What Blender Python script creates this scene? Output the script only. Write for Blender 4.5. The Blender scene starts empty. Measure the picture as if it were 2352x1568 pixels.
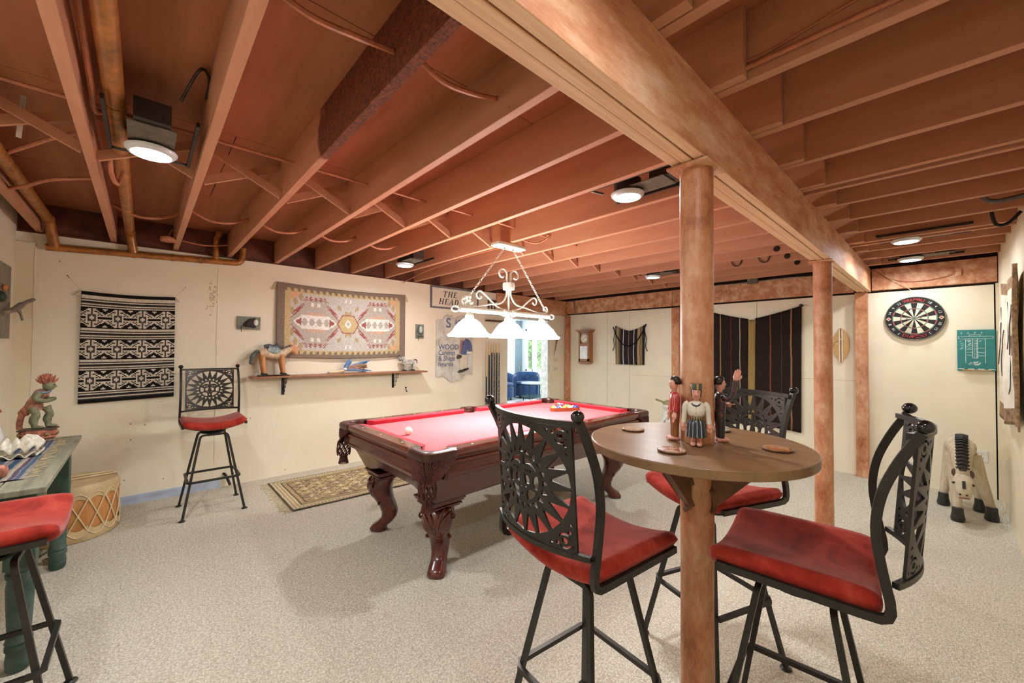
import bpy, bmesh, math, random
from mathutils import Vector, Matrix, Euler
from mathutils.geometry import delaunay_2d_cdt
from math import sin, cos, pi, radians as R

SC = bpy.context.scene
COL = SC.collection
# ------------------------------------------------------------------ camera
CAM_H, FOC = 1.42, 916.56
YAW, PITCH, ROLL = R(47.279), R(1.0704), R(.3769)
_f0 = Vector((-sin(YAW), cos(YAW), 0)); _r0 = Vector((cos(YAW), sin(YAW), 0)); _u0 = Vector((0, 0, 1))
FW = _f0*cos(PITCH)+_u0*sin(PITCH); _u1 = _u0*cos(PITCH)-_f0*sin(PITCH)
RT = _r0*cos(ROLL)+_u1*sin(ROLL); UP = _u1*cos(ROLL)-_r0*sin(ROLL)
CC = Vector((0, 0, CAM_H))
cd = bpy.data.cameras.new('camera'); cam = bpy.data.objects.new('camera', cd); COL.objects.link(cam)
cd.sensor_width = 36; cd.sensor_fit = 'HORIZONTAL'; cd.lens = FOC/2352*36; cd.clip_start = .02; cd.clip_end = 200
cam.matrix_world = Matrix(((RT.x, UP.x, -FW.x, 0), (RT.y, UP.y, -FW.y, 0), (RT.z, UP.z, -FW.z, CAM_H), (0, 0, 0, 1)))
SC.camera = cam
# ------------------------------------------------------------------ world and exposure
SC.view_settings.view_transform = 'Standard'; SC.view_settings.look = 'None'
SC.view_settings.exposure = 0.2; SC.view_settings.gamma = 1; SC.view_settings.use_curve_mapping = False
w = bpy.data.worlds.new('daylight'); SC.world = w; w.use_nodes = True
w.node_tree.nodes['Background'].inputs[0].default_value = (.85, .93, 1, 1)
w.node_tree.nodes['Background'].inputs[1].default_value = 3.5
LED_W = 16.0      # watts of each ceiling LED
SHADE_W = 1.0    # watts of each pendant bulb
SHADE_EM = 42.0   # glow of the opal shades

# ------------------------------------------------------------------ pixels to places
def ray(u, v): return FW+RT*((u-1176)/FOC)+UP*((784-v)/FOC)
def onz(u, v, z): d = ray(u, v); return CC+d*((z-CAM_H)/d.z)
def onx(u, v, x): d = ray(u, v); return CC+d*(x/d.x)
def ony(u, v, y): d = ray(u, v); return CC+d*(y/d.y)

# ------------------------------------------------------------------ materials
def lin(c):
    if isinstance(c, str):
        c = [int(c[i:i+2], 16)/255 for i in (0, 2, 4)]
    return tuple(x/12.92 if x <= .04045 else ((x+.055)/1.055)**2.4 for x in c[:3])+(1,)
MATS = {}
class NT:
    def __init__(s, name):
        s.m = bpy.data.materials.new(name); s.m.use_nodes = True; s.t = s.m.node_tree; s.n = s.t.nodes
        s.b = s.n['Principled BSDF']; s.tc = None
    def add(s, typ, **kw):
        n = s.n.new(typ)
        for k, v in kw.items(): setattr(n, k, v)
        return n
    def link(s, a, b): s.t.links.new(a, b)
    def co(s, kind='Object'):
        if not s.tc: s.tc = s.add('ShaderNodeTexCoord')
        return s.tc.outputs[kind]
    def mapping(s, scale=(1, 1, 1), rot=(0, 0, 0), kind='Object', loc=(0, 0, 0)):
        m = s.add('ShaderNodeMapping'); m.inputs['Scale'].default_value = scale; m.inputs['Rotation'].default_value = rot
        m.inputs['Location'].default_value = loc
        s.link(s.co(kind), m.inputs[0]); return m.outputs[0]
    def noise(s, vec, scale, detail=4, rough=.55, dist=0):
        n = s.add('ShaderNodeTexNoise'); n.inputs['Scale'].default_value = scale; n.inputs['Detail'].default_value = detail
        n.inputs['Roughness'].default_value = rough; n.inputs['Distortion'].default_value = dist
        s.link(vec, n.inputs['Vector']); return n.outputs['Fac']
    def ramp(s, fac, stops, interp='LINEAR'):
        r = s.add('ShaderNodeValToRGB'); e = r.color_ramp.elements; r.color_ramp.interpolation = interp
        while len(e) < len(stops): e.new(.5)
        for x, (p, c) in zip(e, stops): x.position = p; x.color = lin(c)
        s.link(fac, r.inputs[0]); return r.outputs[0]
    def mix(s, fac, a, b, mode='MIX'):
        m = s.add('ShaderNodeMix', data_type='RGBA', blend_type=mode)
        for i, v in ((0, fac), (6, a), (7, b)):
            if hasattr(v, 'is_linked'): s.link(v, m.inputs[i])
            elif i == 0: m.inputs[0].default_value = v
            else: m.inputs[i].default_value = lin(v)
        return m.outputs[2]
    def math(s, op, a, b=None):
        m = s.add('ShaderNodeMath', operation=op)
        for i, v in enumerate((a, b)):
            if v is None: continue
            if hasattr(v, 'is_linked'): s.link(v, m.inputs[i])
            else: m.inputs[i].default_value = v
        return m.outputs[0]
    def bump(s, h, strength=.3, dist=.005):
        b = s.add('ShaderNodeBump'); b.inputs['Strength'].default_value = strength; b.inputs['Distance'].default_value = dist
        s.link(h, b.inputs['Height']); s.link(b.outputs[0], s.b.inputs['Normal'])
    def base(s, c):
        if hasattr(c, 'is_linked'): s.link(c, s.b.inputs['Base Color'])
        else: s.b.inputs['Base Color'].default_value = lin(c)
    def done(s, rough=.6, metal=0, coat=0, spec=.5, sheen=0):
        s.b.inputs['Roughness'].default_value = rough; s.b.inputs['Metallic'].default_value = metal
        s.b.inputs['Coat Weight'].default_value = coat; s.b.inputs['Specular IOR Level'].default_value = spec
        if coat: s.b.inputs['Coat Roughness'].default_value = .12
        if sheen: s.b.inputs['Sheen Weight'].default_value = sheen; s.b.inputs['Sheen Roughness'].default_value = .4
        MATS[s.m.name] = s.m; return s.m
def mat(name, col, rough=.6, metal=0, var=.12, scale=12, bump=0, bscale=60, coat=0, spec=.5, stretch=(1, 1, 1), dark=None, sheen=0, bdist=.003):
    """plain painted / stained surface: colour with soft noise variation and optional fine relief"""
    if name in MATS: return MATS[name]
    t = NT(name); c = lin(col)
    v = t.mapping(stretch)
    f = t.noise(v, scale)
    def sh(k): return tuple(min(1, x*k) for x in ([int(col[i:i+2], 16)/255 for i in (0, 2, 4)]))
    if dark is None: t.base(t.ramp(f, [(.3, sh(1-var)), (.7, sh(1+var*.7))]))
    else: t.base(t.ramp(f, [(.33, dark), (.62, col)]))
    if bump: t.bump(t.noise(v, bscale, 6), bump, bdist)
    return t.done(rough, metal, coat, spec, sheen)
def emis(name, col, strength):
    t = NT(name); t.b.inputs['Emission Color'].default_value = lin(col); t.b.inputs['Emission Strength'].default_value = strength
    t.base(col); return t.done(.5)

# ------------------------------------------------------------------ mesh building
class MB:
    def __init__(s): s.v = []; s.f = []; s.mi = []; s.cur = 0
    def m(s, i): s.cur = i; return s
    def face(s, *idx): s.f.append(idx); s.mi.append(s.cur)
    def add(s, vs, fs):
        o = len(s.v); s.v += [tuple(x) for x in vs]
        for f in fs: s.f.append(tuple(i+o for i in f)); s.mi.append(s.cur)
        return s
    def box(s, lo, hi, M=None):
        (a, b, c), (d, e, f) = lo, hi
        vs = [Vector(p) for p in ((a, b, c), (d, b, c), (d, e, c), (a, e, c), (a, b, f), (d, b, f), (d, e, f), (a, e, f))]
        if M: vs = [M @ p for p in vs]
        return s.add(vs, ((3, 2, 1, 0), (4, 5, 6, 7), (0, 1, 5, 4), (1, 2, 6, 5), (2, 3, 7, 6), (3, 0, 4, 7)))
    def bar(s, p, q, wx, wy=None, up=(0, 0, 1)):
        """rectangular bar from p to q"""
        p, q = Vector(p), Vector(q); wy = wy or wx
        d = (q-p).normalized(); u = Vector(up)
        if abs(d.dot(u)) > .98: u = Vector((0, 1, 0))
        a = d.cross(u).normalized()*wx/2; b = a.cross(d).normalized()*wy/2
        return s.add([p-a-b, p+a-b, p+a+b, p-a+b, q-a-b, q+a-b, q+a+b, q-a+b],
                     ((3, 2, 1, 0), (4, 5, 6, 7), (0, 1, 5, 4), (1, 2, 6, 5), (2, 3, 7, 6), (3, 0, 4, 7)))
    def tube(s, pts, r, n=8, closed=False, caps=True, up=None, ell=1.0, square=False):
        pts = [Vector(p) for p in pts]; k = len(pts)
        rr = r if isinstance(r, (list, tuple)) else [r]*k
        tang = []
        for i in range(k):
            a = pts[(i-1) % k] if (closed or i > 0) else pts[i]; b = pts[(i+1) % k] if (closed or i < k-1) else pts[i]
            d = (b-a); tang.append(d.normalized() if d.length > 1e-9 else Vector((0, 0, 1)))
        u = Vector(up) if up else Vector((0, 0, 1))
        if abs(tang[0].dot(u)) > .95: u = Vector((0, 1, 0)) if abs(tang[0].y) < .9 else Vector((1, 0, 0))
        x = tang[0].cross(u).normalized(); rings = []; o = len(s.v)
        for i in range(k):
            if i: x = (x-tang[i]*x.dot(tang[i])).normalized()
            y = tang[i].cross(x)
            if square:
                prof = [(-1, -ell), (1, -ell), (1, ell), (-1, ell)]
                s.v += [tuple(pts[i]+(x*a+y*b)*rr[i]) for a, b in prof]
            else:
                s.v += [tuple(pts[i]+(x*cos(2*pi*j/n)+y*sin(2*pi*j/n)*ell)*rr[i]) for j in range(n)]
        if square: n = 4
        for i in range(k if closed else k-1):
            a = o+i*n; b = o+((i+1) % k)*n
            for j in range(n):
                j2 = (j+1) % n; s.face(a+j, a+j2, b+j2, b+j)
        if caps and not closed:
            s.face(*[o+j for j in reversed(range(n))]); s.face(*[o+(k-1)*n+j for j in range(n)])
        return s
    def lathe(s, prof, n=24, c=(0, 0, 0), M=None, closed=False, squash=1.0):
        """prof: (radius, z) from bottom to top"""
        o = len(s.v); k = len(prof)
        for r, z in prof:
            for j in range(n):
                p = Vector((r*cos(2*pi*j/n), r*sin(2*pi*j/n)*squash, z))
                if M: p = M @ p
                s.v.append(tuple(p+Vector(c)))
        for i in range(k if closed else k-1):
            a = o+i*n; b = o+((i+1) % k)*n
            for j in range(n): s.face(a+j, a+(j+1) % n, b+(j+1) % n, b+j)
        if not closed:
            if prof[0][0] > 1e-6: s.face(*[o+j for j in reversed(range(n))])
            if prof[-1][0] > 1e-6: s.face(*[o+(k-1)*n+j for j in range(n)])
        return s
    def ball(s, c, r, n=12, m=8, sc=(1, 1, 1), M=None):
        o = len(s.v)
        for i in range(m+1):
            t = pi*i/m
            for j in range(n):
                a = 2*pi*j/n; p = Vector((r*sc[0]*sin(t)*cos(a), r*sc[1]*sin(t)*sin(a), -r*sc[2]*cos(t)))
                if M: p = M @ p
                s.v.append(tuple(p+Vector(c)))
        for i in range(m):
            for j in range(n): s.face(o+i*n+j, o+i*n+(j+1) % n, o+(i+1)*n+(j+1) % n, o+(i+1)*n+j)
        return s
    def prism(s, out, z0, z1, M=None):
        """outline (counter-clockwise 2D points) extruded from z0 to z1"""
        n = len(out); vs = [Vector((x, y, z0)) for x, y in out]+[Vector((x, y, z1)) for x, y in out]
        if M: vs = [M @ p for p in vs]
        return s.add(vs, [tuple(reversed(range(n))), tuple(range(n, 2*n))]+[(i, (i+1) % n, n+(i+1) % n, n+i) for i in range(n)])
    def grid(s, fn, nu, nv, closed_u=False):
        o = len(s.v)
        for i in range(nu):
            for j in range(nv): s.v.append(tuple(fn(i/(nu if closed_u else nu-1), j/(nv-1))))
        for i in range(nu if closed_u else nu-1):
            for j in range(nv-1):
                i2 = (i+1) % nu; s.face(o+i*nv+j, o+i2*nv+j, o+i2*nv+j+1, o+i*nv+j+1)
        return s
    def loft(s, secs, caps=True):
        """closed loops of equal length skinned in order"""
        o = len(s.v); n = len(secs[0])
        for q in secs: s.v += [tuple(p) for p in q]
        for i in range(len(secs)-1):
            for j in range(n): s.face(o+i*n+j, o+i*n+(j+1) % n, o+(i+1)*n+(j+1) % n, o+(i+1)*n+j)
        if caps:
            s.face(*[o+j for j in reversed(range(n))]); s.face(*[o+(len(secs)-1)*n+j for j in range(n)])
        return s
    def xf(s, M, start=0):
        for i in range(start, len(s.v)): s.v[i] = tuple(M @ Vector(s.v[i]))
        return s
    def obj(s, name, mats, parent=None, loc=None, rot=None, smooth=40, bevel=0, fix=False, solid=0, sub=0):
        me = bpy.data.meshes.new(name); me.from_pydata(s.v, [], s.f)
        if not isinstance(mats, (list, tuple)): mats = [mats]
        for m in mats: me.materials.append(m)
        for p, i in zip(me.polygons, s.mi): p.material_index = min(i, len(mats)-1); p.use_smooth = smooth > 0
        if fix:
            b = bmesh.new(); b.from_mesh(me); bmesh.ops.remove_doubles(b, verts=b.verts, dist=1e-5)
            bmesh.ops.recalc_face_normals(b, faces=b.faces); b.to_mesh(me); b.free()
        me.update()
        if 0 < smooth < 180: me.set_sharp_from_angle(angle=R(smooth))
        o = bpy.data.objects.new(name, me); COL.objects.link(o)
        if parent: o.parent = parent
        if loc is not None: o.location = loc
        if rot is not None: o.rotation_euler = rot
        if solid: md = o.modifiers.new('thick', 'SOLIDIFY'); md.thickness = solid; md.offset = 0
        if bevel: md = o.modifiers.new('bevel', 'BEVEL'); md.width = bevel; md.segments = 2; md.limit_method = 'ANGLE'; md.angle_limit = R(35)
        if sub: md = o.modifiers.new('sub', 'SUBSURF'); md.levels = sub; md.render_levels = sub
        return o
def tag(o, label, cat, group=None):
    o['label'] = label; o['category'] = cat
    if group: o['group'] = group
    return o
def thing(name, label, cat, loc=(0, 0, 0), rz=0, group=None):
    o = bpy.data.objects.new(name, None); COL.objects.link(o); o.empty_display_size = .05
    o.location = loc; o.rotation_euler = (0, 0, rz); return tag(o, label, cat, group)
def struct(o): o['kind'] = 'structure'; return o
def copy_tree(o, parent=None):
    c = o.copy(); COL.objects.link(c); c.parent = parent
    for ch in o.children: copy_tree(ch, c)
    return c
def Tm(*l): return Matrix.Translation(Vector(l))
def Rm(a, ax): return Matrix.Rotation(a, 4, ax)
def catmull(pts, n=6, closed=False):
    pts = [Vector(p) for p in pts]; k = len(pts); out = []
    for i in range(k if closed else k-1):
        g = lambda j: pts[j % k] if closed else pts[max(0, min(k-1, j))]
        p0, p1, p2, p3 = g(i-1), g(i), g(i+1), g(i+2)
        for j in range(n):
            t = j/n
            out.append(.5*((2*p1)+(p2-p0)*t+(2*p0-5*p1+4*p2-p3)*t*t+(-p0+3*p1-3*p2+p3)*t**3))
    if not closed: out.append(pts[-1])
    return out
def bend(pts, r, rad=.03, k=5):
    """polyline with rounded corners"""
    out = [Vector(pts[0])]
    for a, b, c in zip(pts[:-2], pts[1:-1], pts[2:]):
        a, b, c = Vector(a), Vector(b), Vector(c); p = b+(a-b).normalized()*r; q = b+(c-b).normalized()*r
        for i in range(k+1):
            t = i/k; out.append(p*(1-t)**2+b*2*t*(1-t)+q*t*t)
    out.append(Vector(pts[-1])); return out
def inside(pt, loop):
    x, y = pt; c = False; j = len(loop)-1
    for i in range(len(loop)):
        xi, yi = loop[i]; xj, yj = loop[j]
        if (yi > y) != (yj > y) and x < (xj-xi)*(y-yi)/(yj-yi)+xi: c = not c
        j = i
    return c
def flat_cut(outer, holes, step=None):
    """triangulate a 2D outline with holes; returns verts, tris, boundary loops (as vertex indices)"""
    pts = []; edges = []; loops = []
    for lp in [outer]+holes:
        o = len(pts); pts += [Vector(p) for p in lp]; n = len(lp)
        edges += [(o+i, o+(i+1) % n) for i in range(n)]; loops.append(list(range(o, o+n)))
    if step:
        xs = [p[0] for p in outer]; ys = [p[1] for p in outer]
        x = min(xs)+step/2
        while x < max(xs):
            y = min(ys)+step/2
            while y < max(ys):
                if inside((x, y), outer) and not any(inside((x, y), h) for h in holes): pts.append(Vector((x, y)))
                y += step
            x += step
    V, E, F, vo, eo, fo = delaunay_2d_cdt(pts, edges, [], 0, 1e-6)
    T = []
    for f in F:
        cx = sum(V[i].x for i in f)/3; cy = sum(V[i].y for i in f)/3
        if inside((cx, cy), outer) and not any(inside((cx, cy), h) for h in holes): T.append(tuple(f))
    return V, T
def cut_plate(mb, outer, holes, thick, fn, step=None):
    """plate with real holes, both faces and the cut edges; fn(x, y, t) places a point, t = 0 back .. 1 front"""
    V, T = flat_cut(outer, holes, step); n = len(V); cnt = {}
    for a, b, c in T:
        for e in ((a, b), (b, c), (c, a)): cnt[e] = cnt.get(e, 0)+1
    vs = [fn(p.x, p.y, 1) for p in V]+[fn(p.x, p.y, 0) for p in V]
    fs = [t for t in T]+[(c+n, b+n, a+n) for a, b, c in T]
    for (a, b) in cnt:
        if (b, a) not in cnt: fs.append((b, a, a+n, b+n))
    mb.add(vs, fs); return mb
def circ(cx, cy, r, n=16, ry=None, a0=0): return [(cx+r*cos(a0+2*pi*i/n), cy+(ry or r)*sin(a0+2*pi*i/n)) for i in range(n)]
SC.cycles.caustics_reflective = False; SC.cycles.caustics_refractive = False
SC.cycles.use_denoising = True; SC.cycles.use_adaptive_sampling = True; SC.cycles.adaptive_threshold = .08; SC.cycles.adaptive_min_samples = 16
SC.cycles.max_bounces = 5; SC.cycles.diffuse_bounces = 4; SC.cycles.glossy_bounces = 2; SC.cycles.transmission_bounces = 4; SC.cycles.sample_clamp_indirect = 4
# ================================================================== the room
XL, XR, YF, YB, ZC = -5.0, .36, -.76, 6.05, 2.59
JB = 2.35          # underside of the joists
rnd = random.Random(7)
def concrete(name, c1, c2, stain):
    t = NT(name); v = t.mapping((1, 1, 1)); f = t.noise(v, 1.3, 5, .6); c = t.ramp(f, [(.3, c2), (.6, c1)])
    vs = t.mapping((9, 3, .5)); st = t.noise(vs, 1.0, 6, .75); m = t.ramp(st, [(.66, (0, 0, 0)), (.8, (.75, .75, .75))])
    c = t.mix(m, c, stain)
    sp = t.noise(v, 22, 3, .7); m2 = t.ramp(sp, [(.70, (0, 0, 0)), (.76, (.6, .6, .6))])
    c = t.mix(m2, c, stain)
    t.base(c); t.bump(t.noise(v, 28, 8, .65), .28, .006); return t.done(.75)
M_wall = concrete('cream painted concrete', 'f0e7d1', 'e9dfc6', 'c9b38f')
M_panel = mat('cream wall board', 'eee5cd', .6, var=.03, scale=2, bump=.06, bscale=60)
M_right = mat('cream plaster', 'ebdfc4', .65, var=.04, scale=2, bump=.1, bscale=45)
M_joist = None
def joist_paint(name, c1, c2, c3, rough=.62):
    t = NT(name); v = t.mapping((.6, 6, 6)); f = t.noise(v, 2.2, 6, .62); c = t.ramp(f, [(.28, c2), (.55, c1), (.8, c3)])
    v2 = t.mapping((3, 9, 9)); k = t.noise(v2, 3.0, 3, .6); m = t.ramp(k, [(.72, (0, 0, 0)), (.78, (.8, .8, .8))])
    c = t.mix(m, c, '6a3018'); t.base(c); t.bump(t.noise(t.mapping((3, 40, 40)), 2, 5), .15, .004); return t.done(rough)
M_joist = joist_paint('brown joist paint', 'bf8768', 'b37a5a', 'ca9678')
M_ply = joist_paint('brown plywood paint', 'ad6b48', '9d5c38', 'b97957', .7)
def rough_joist():
    t = NT('brown joist with scorched patch'); v = t.mapping((.6, 6, 6)); f = t.noise(v, 2.2, 6, .62); c = t.ramp(f, [(.28, 'ad7453'), (.55, 'b9805f'), (.8, 'c59070')])
    s = t.add('ShaderNodeSeparateXYZ'); t.link(t.co(), s.inputs[0])
    n = t.noise(t.mapping((1, 1, 1)), 7, 4)
    x = t.math('ADD', s.outputs[0], t.math('MULTIPLY', n, .35))
    m1 = t.ramp(t.math('ADD', t.math('MULTIPLY', x, .2), 1.0), [(.618, (0, 0, 0)), (.628, (1, 1, 1))])
    g = t.noise(t.mapping((45, 45, 60)), 1.6, 5, .7); dark = t.ramp(g, [(.35, '4a1d0a'), (.7, '9a4f2a')])
    t.base(t.mix(m1, c, dark)); t.bump(t.math('MULTIPLY', g, m1), .9, .012); return t.done(.8)
M_joist_rough = rough_joist()
def beam_paint():
    t = NT('mottled salmon beam paint'); v = t.mapping((6, 1.5, 6)); f = t.noise(v, 1.6, 7, .7)
    c = t.ramp(f, [(.34, 'ad6b44'), (.48, 'c88d66'), (.6, 'dcae8b'), (.7, 'e8c8ac')])
    g = t.noise(t.mapping((18, 6, 18)), 3, 5, .7); m = t.ramp(g, [(.60, (0, 0, 0)), (.7, (.55, .55, .55))]); c = t.mix(m, c, 'e9cdb2')
    t.base(c); t.bump(t.noise(v, 18, 6), .15, .004); return t.done(.6)
M_beam = beam_paint()
def wood_raw():
    t = NT('pale beam underside paint'); v = t.mapping((60, 1.5, 3)); f = t.noise(v, 1.2, 5, .6); c = t.ramp(f, [(.3, 'd9a97d'), (.6, 'ecc7a0')])
    t.base(c); t.bump(f, .12, .003); return t.done(.65)
M_beamlow = wood_raw()
def column_paint():
    t = NT('mottled terracotta column paint'); v = t.mapping((1, 1, .5)); f = t.noise(v, 7, 8, .72)
    c = t.ramp(f, [(.35, '985a38'), (.46, 'ba7d55'), (.57, 'cf9c79'), (.70, 'e0bb9e')])
    g = t.noise(t.mapping((1, 1, 1)), 30, 5, .7); m = t.ramp(g, [(.63, (0, 0, 0)), (.72, (.6, .6, .6))]); c = t.mix(m, c, '8a4723')
    t.base(c); t.bump(g, .15, .003); return t.done(.42)
M_col = column_paint()
M_dark = mat('dark gap', '2a1a12', .9)
M_sill = mat('dark stained sill', '5d301d', .7, var=.25, scale=9, bump=.2, bscale=40)
def carpet():
    t = NT('cream loop carpet'); v = t.mapping((1, 1, 1), (0, 0, R(4)))
    vo = t.add('ShaderNodeTexVoronoi'); vo.inputs['Scale'].default_value = 1; vo.inputs['Randomness'].default_value = .75
    t.link(t.mapping((150, 95, 1), (0, 0, R(4))), vo.inputs['Vector'])
    w1 = t.noise(v, 90, 3, .7); w2 = t.noise(v, 1.1, 3)
    c = t.ramp(w1, [(.33, 'b0a994'), (.47, 'd2ccba'), (.66, 'e8e4d5')])
    c = t.mix(t.ramp(w2, [(.3, (.0, .0, .0)), (.75, (.35, .35, .35))]), c, 'c0b6a6')
    d = t.ramp(vo.outputs['Distance'], [(.35, (0, 0, 0)), (.75, (.8, .8, .8))]); c = t.mix(d, c, '9d9584')
    t.base(c)
    h = t.math('SUBTRACT', 1, vo.outputs['Distance']); t.bump(h, .55, .006); return t.done(.95, spec=.1)
M_carpet = carpet()

floor = struct(MB().box((XL-.1, YF-.1, -.1), (XR+.1, YB+.1, 0)).obj('floor', M_carpet))
# left wall with the doorway to the sunroom
DY0, DY1, DZ = 4.50, 5.53, 1.96
WT = 2.335
mb = MB().box((XL-.14, YF-.1, 0), (XL, DY0, WT)).box((XL-.14, DY1, 0), (XL, YB+.1, WT)).box((XL-.14, DY0, DZ), (XL, DY1, WT))
wl = struct(mb.obj('wall_left', M_wall))
mb = MB().box((XL-.03, DY0-.0, 0), (XL+.004, DY0+.012, DZ)).box((XL-.14, DY1-.02, 0), (XL+.012, DY1+.03, DZ+.02)).box((XL-.14, DY0, DZ-.02), (XL+.012, DY1, DZ+.02))
struct(mb.obj('door_1', mat('white door casing', 'e9e8e2', .45)))
# foundation pilaster where the left wall meets the front wall, with a plaster ridge
M_pil = concrete('pilaster concrete', 'e8dfc8', 'dccdac', 'b08f5f')
ws = MB().box((XL, YF, 0), (XL+.03, -.655, 2.25)).obj('pilaster', M_pil, wl)
mb = MB(); pts = [(XL+.028, -.655+.002*sin(i*1.7), .15+i*.09) for i in range(24)]
mb.tube(pts, [.004+.004*abs(sin(i*2.3)) for i in range(24)], 6).obj('plaster_ridge', M_pil, wl)
pk = random.Random(4); mb = MB()
for k in range(60):
    p_ = onx(487+pk.gauss(0, 5), 683+pk.gauss(0, 16), XL); r_ = pk.uniform(.003, .011)
    mb.lathe([(r_, 0), (r_*.8, .0025), (0, .003)], 6, M=Rm(pi/2, 'Y'), c=(XL+.0005, p_.y, p_.z))
mb.obj('peeling_paint', mat('bare plaster flakes', 'cdbd9c', .9, var=.2), wl)['kind'] = 'stuff'
ys_ = onx(497, 800, XL).y
MB().tube([(XL+.0005, ys_+.003*sin(i*1.9), .25+i*.14) for i in range(15)], [.0025+.002*abs(sin(i*1.3)) for i in range(15)], 5).obj('plaster_seam', M_pil, wl)
for k, (u_, v_) in enumerate(((155, 633), (300, 973), (333, 975), (285, 1103), (575, 960), (655, 1078), (230, 690), (300, 1010), (375, 1099), (137, 600))):
    p_ = onx(u_, v_, XL); MB().lathe([(.0055, 0), (.004, .002), (.002, .001), (0, .001)], 8, M=Rm(pi/2, 'Y'), c=(XL+.0005, p_.y, p_.z)).obj('plaster_pit', mat('dark plaster pit', '8a7350', .9), wl)
struct(MB().box((XL-.14, YF-.12, 0), (XR+.12, YF, ZC)).obj('wall_front', M_wall))
struct(MB().box((XR, YF-.1, 0), (XR+.1, YB+.1, ZC)).obj('wall_right', M_right))
# back wall: boards with open joints in front of a dark cavity
wb = struct(MB().box((XL-.1, YB+.03, 0), (XR+.1, YB+.12, ZC)).obj('wall_back', M_dark))
xs = [-4.985, -4.057, -3.616, -2.86, -1.705, -.62, .335]
for a, b in zip(xs[:-1], xs[1:]):
    MB().box((a+.0025, YB, .0), (b-.0025, YB+.028, 2.078)).obj('wall_board', M_panel, wb)
MB().box((.343, YB+.005, 0), (XR, YB+.02, 2.09)).obj('corner_strip', M_right, wb)
# horizontal joint lines on the boards
for a, b, z in ((-3.6, -2.87, 1.0), (-4.05, -3.62, 1.17), (-1.70, -.625, 1.075)):
    MB().box((a, YB-.0012, z), (b, YB+.001, z+.004)).obj('board_joint', mat('tan joint', 'cbb78f', .8), wb)
# ------------------------------------------------------------------ ceiling: plywood sheets, joists, cross bridging
ceil = struct(MB().box((XL-.14, YF-.1, ZC+.016), (XR+.1, YB+.12, ZC+.06)).obj('ceiling', M_dark))
x = XL-.1; k = 0
while x < XR:
    y = YF-.1-(k % 2)*1.22
    while y < YB+.1:
        y0, y1 = max(y, YF-.1), min(y+2.44, YB+.1)
        if y1-y0 > .05: MB().box((x+.002, y0+.002, ZC), (min(x+1.22, XR+.1)-.002, y1-.002, ZC+.015)).obj('plywood_sheet', M_ply, ceil)
        y += 2.44
    x += 1.22; k += 1
JE = [-.62, -.19, .232, .657, 1.085, 1.508, 1.92, 2.37, 2.79, 3.22, 3.64, 4.07, 4.5, 4.92, 5.35, 5.77]
JT = .04
for e in JE:
    m = M_joist_rough if abs(e-.657) < .01 else M_joist
    MB().box((XL-.02, e-JT, JB), (-.44-.03*rnd.random(), e, ZC)).obj('joist', m, ceil, smooth=0, bevel=.002)
    MB().box((-.80, e+.006, JB), (XR, e+.046, ZC)).obj('joist', M_joist, ceil, smooth=0, bevel=.002)
# doubled joists where the photo shows one beside another
for e in (2.835, 4.545): MB().box((-.68, e+.02, JB-.012), (XR, e+.055, JB+.07)).obj('joist_ledger', M_joist, ceil, smooth=0)
# rim joist over the left wall and sill plate
MB().box((XL-.13, YF-.1, WT+.002), (XL-.035, YB+.1, ZC)).obj('rim_joist', M_sill, ceil)
MB().box((XL-.13, YF-.1, WT+.001), (XL-.005, YB+.1, JB)).obj('sill_plate', M_sill, ceil)
# cross bridging half way along the joist span
for a, b in zip(JE[:-1], JE[1:]):
    y0, y1 = a, b-JT; xc = -2.84
    MB().bar((xc-.03, y0, JB+.02), (xc-.03, y1, ZC-.03), .045, .02, up=(1, 0, 0)).obj('bridging_strut', M_joist, ceil, smooth=0)
    MB().bar((xc+.03, y0, ZC-.03), (xc+.03, y1, JB+.02), .045, .02, up=(1, 0, 0)).obj('bridging_strut', M_joist, ceil, smooth=0)
# ------------------------------------------------------------------ main beam on its columns
BX0, BX1, BZ = -.675, -.555, 2.09
t = thing('support_beam', 'long salmon painted timber beam of three planks running under the joists', 'beam', (-.615, 2.6, BZ))
for i, (x0, x1, dz) in enumerate(((-.06, -.0215, .004), (-.0185, .019, .0), (.022, .06, .002))):
    mb = MB(); mb.box((x0, YF-2.6, dz), (x1, YB-2.6+.02, JB-BZ-.001)); mb.mi = [0]*6; mb.mi[0] = 1
    mb.obj('plank', [M_beam, M_beamlow], t, smooth=0, bevel=.003)
def column(x, y, r, label, z1=BZ):
    t = thing('support_column', label, 'column', (x, y, 0))
    prof = [(r, 0), (r, z1-.012)]; mb = MB()
    nz = 28
    def f(u, v):
        a = 2*pi*u; z = v*(z1-.012); k = r*(1+.012*sin(z*7+a*2)+.008*sin(z*13-a*3)); return (k*cos(a), k*sin(a), z)
    mb.grid(f, 28, nz, True); mb.lathe([(0, z1-.012), (r, z1-.012)], 28)
    mb.obj('shaft', M_col, t, smooth=60)
    MB().box((-.075, -.085, z1-.012), (.072, .085, z1-.001)).obj('cap_plate', M_beam, t, bevel=.003)
    return t
column(-.615, 1.49, .0565, 'mottled terracotta round steel column passing up through the round bar table')
column(-.612, 3.72, .0575, 'slimmer looking terracotta round column standing free behind the bar table')
def post(name, x0, x1, y0, y1, z1, label):
    t = thing(name, label, 'post', ((x0+x1)/2, (y0+y1)/2, 0)); w, d = (x1-x0)/2, (y1-y0)/2
    mb = MB(); nz = 16
    mb.box((-w, -d, 0), (w, d, z1)); mb.obj('post_timber', M_col, t, smooth=0, bevel=.004); return t
post('timber_post', -.69, -.582, YB-.085, YB-.001, BZ-.001, 'square terracotta timber post against the back wall under the beam end')
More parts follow.
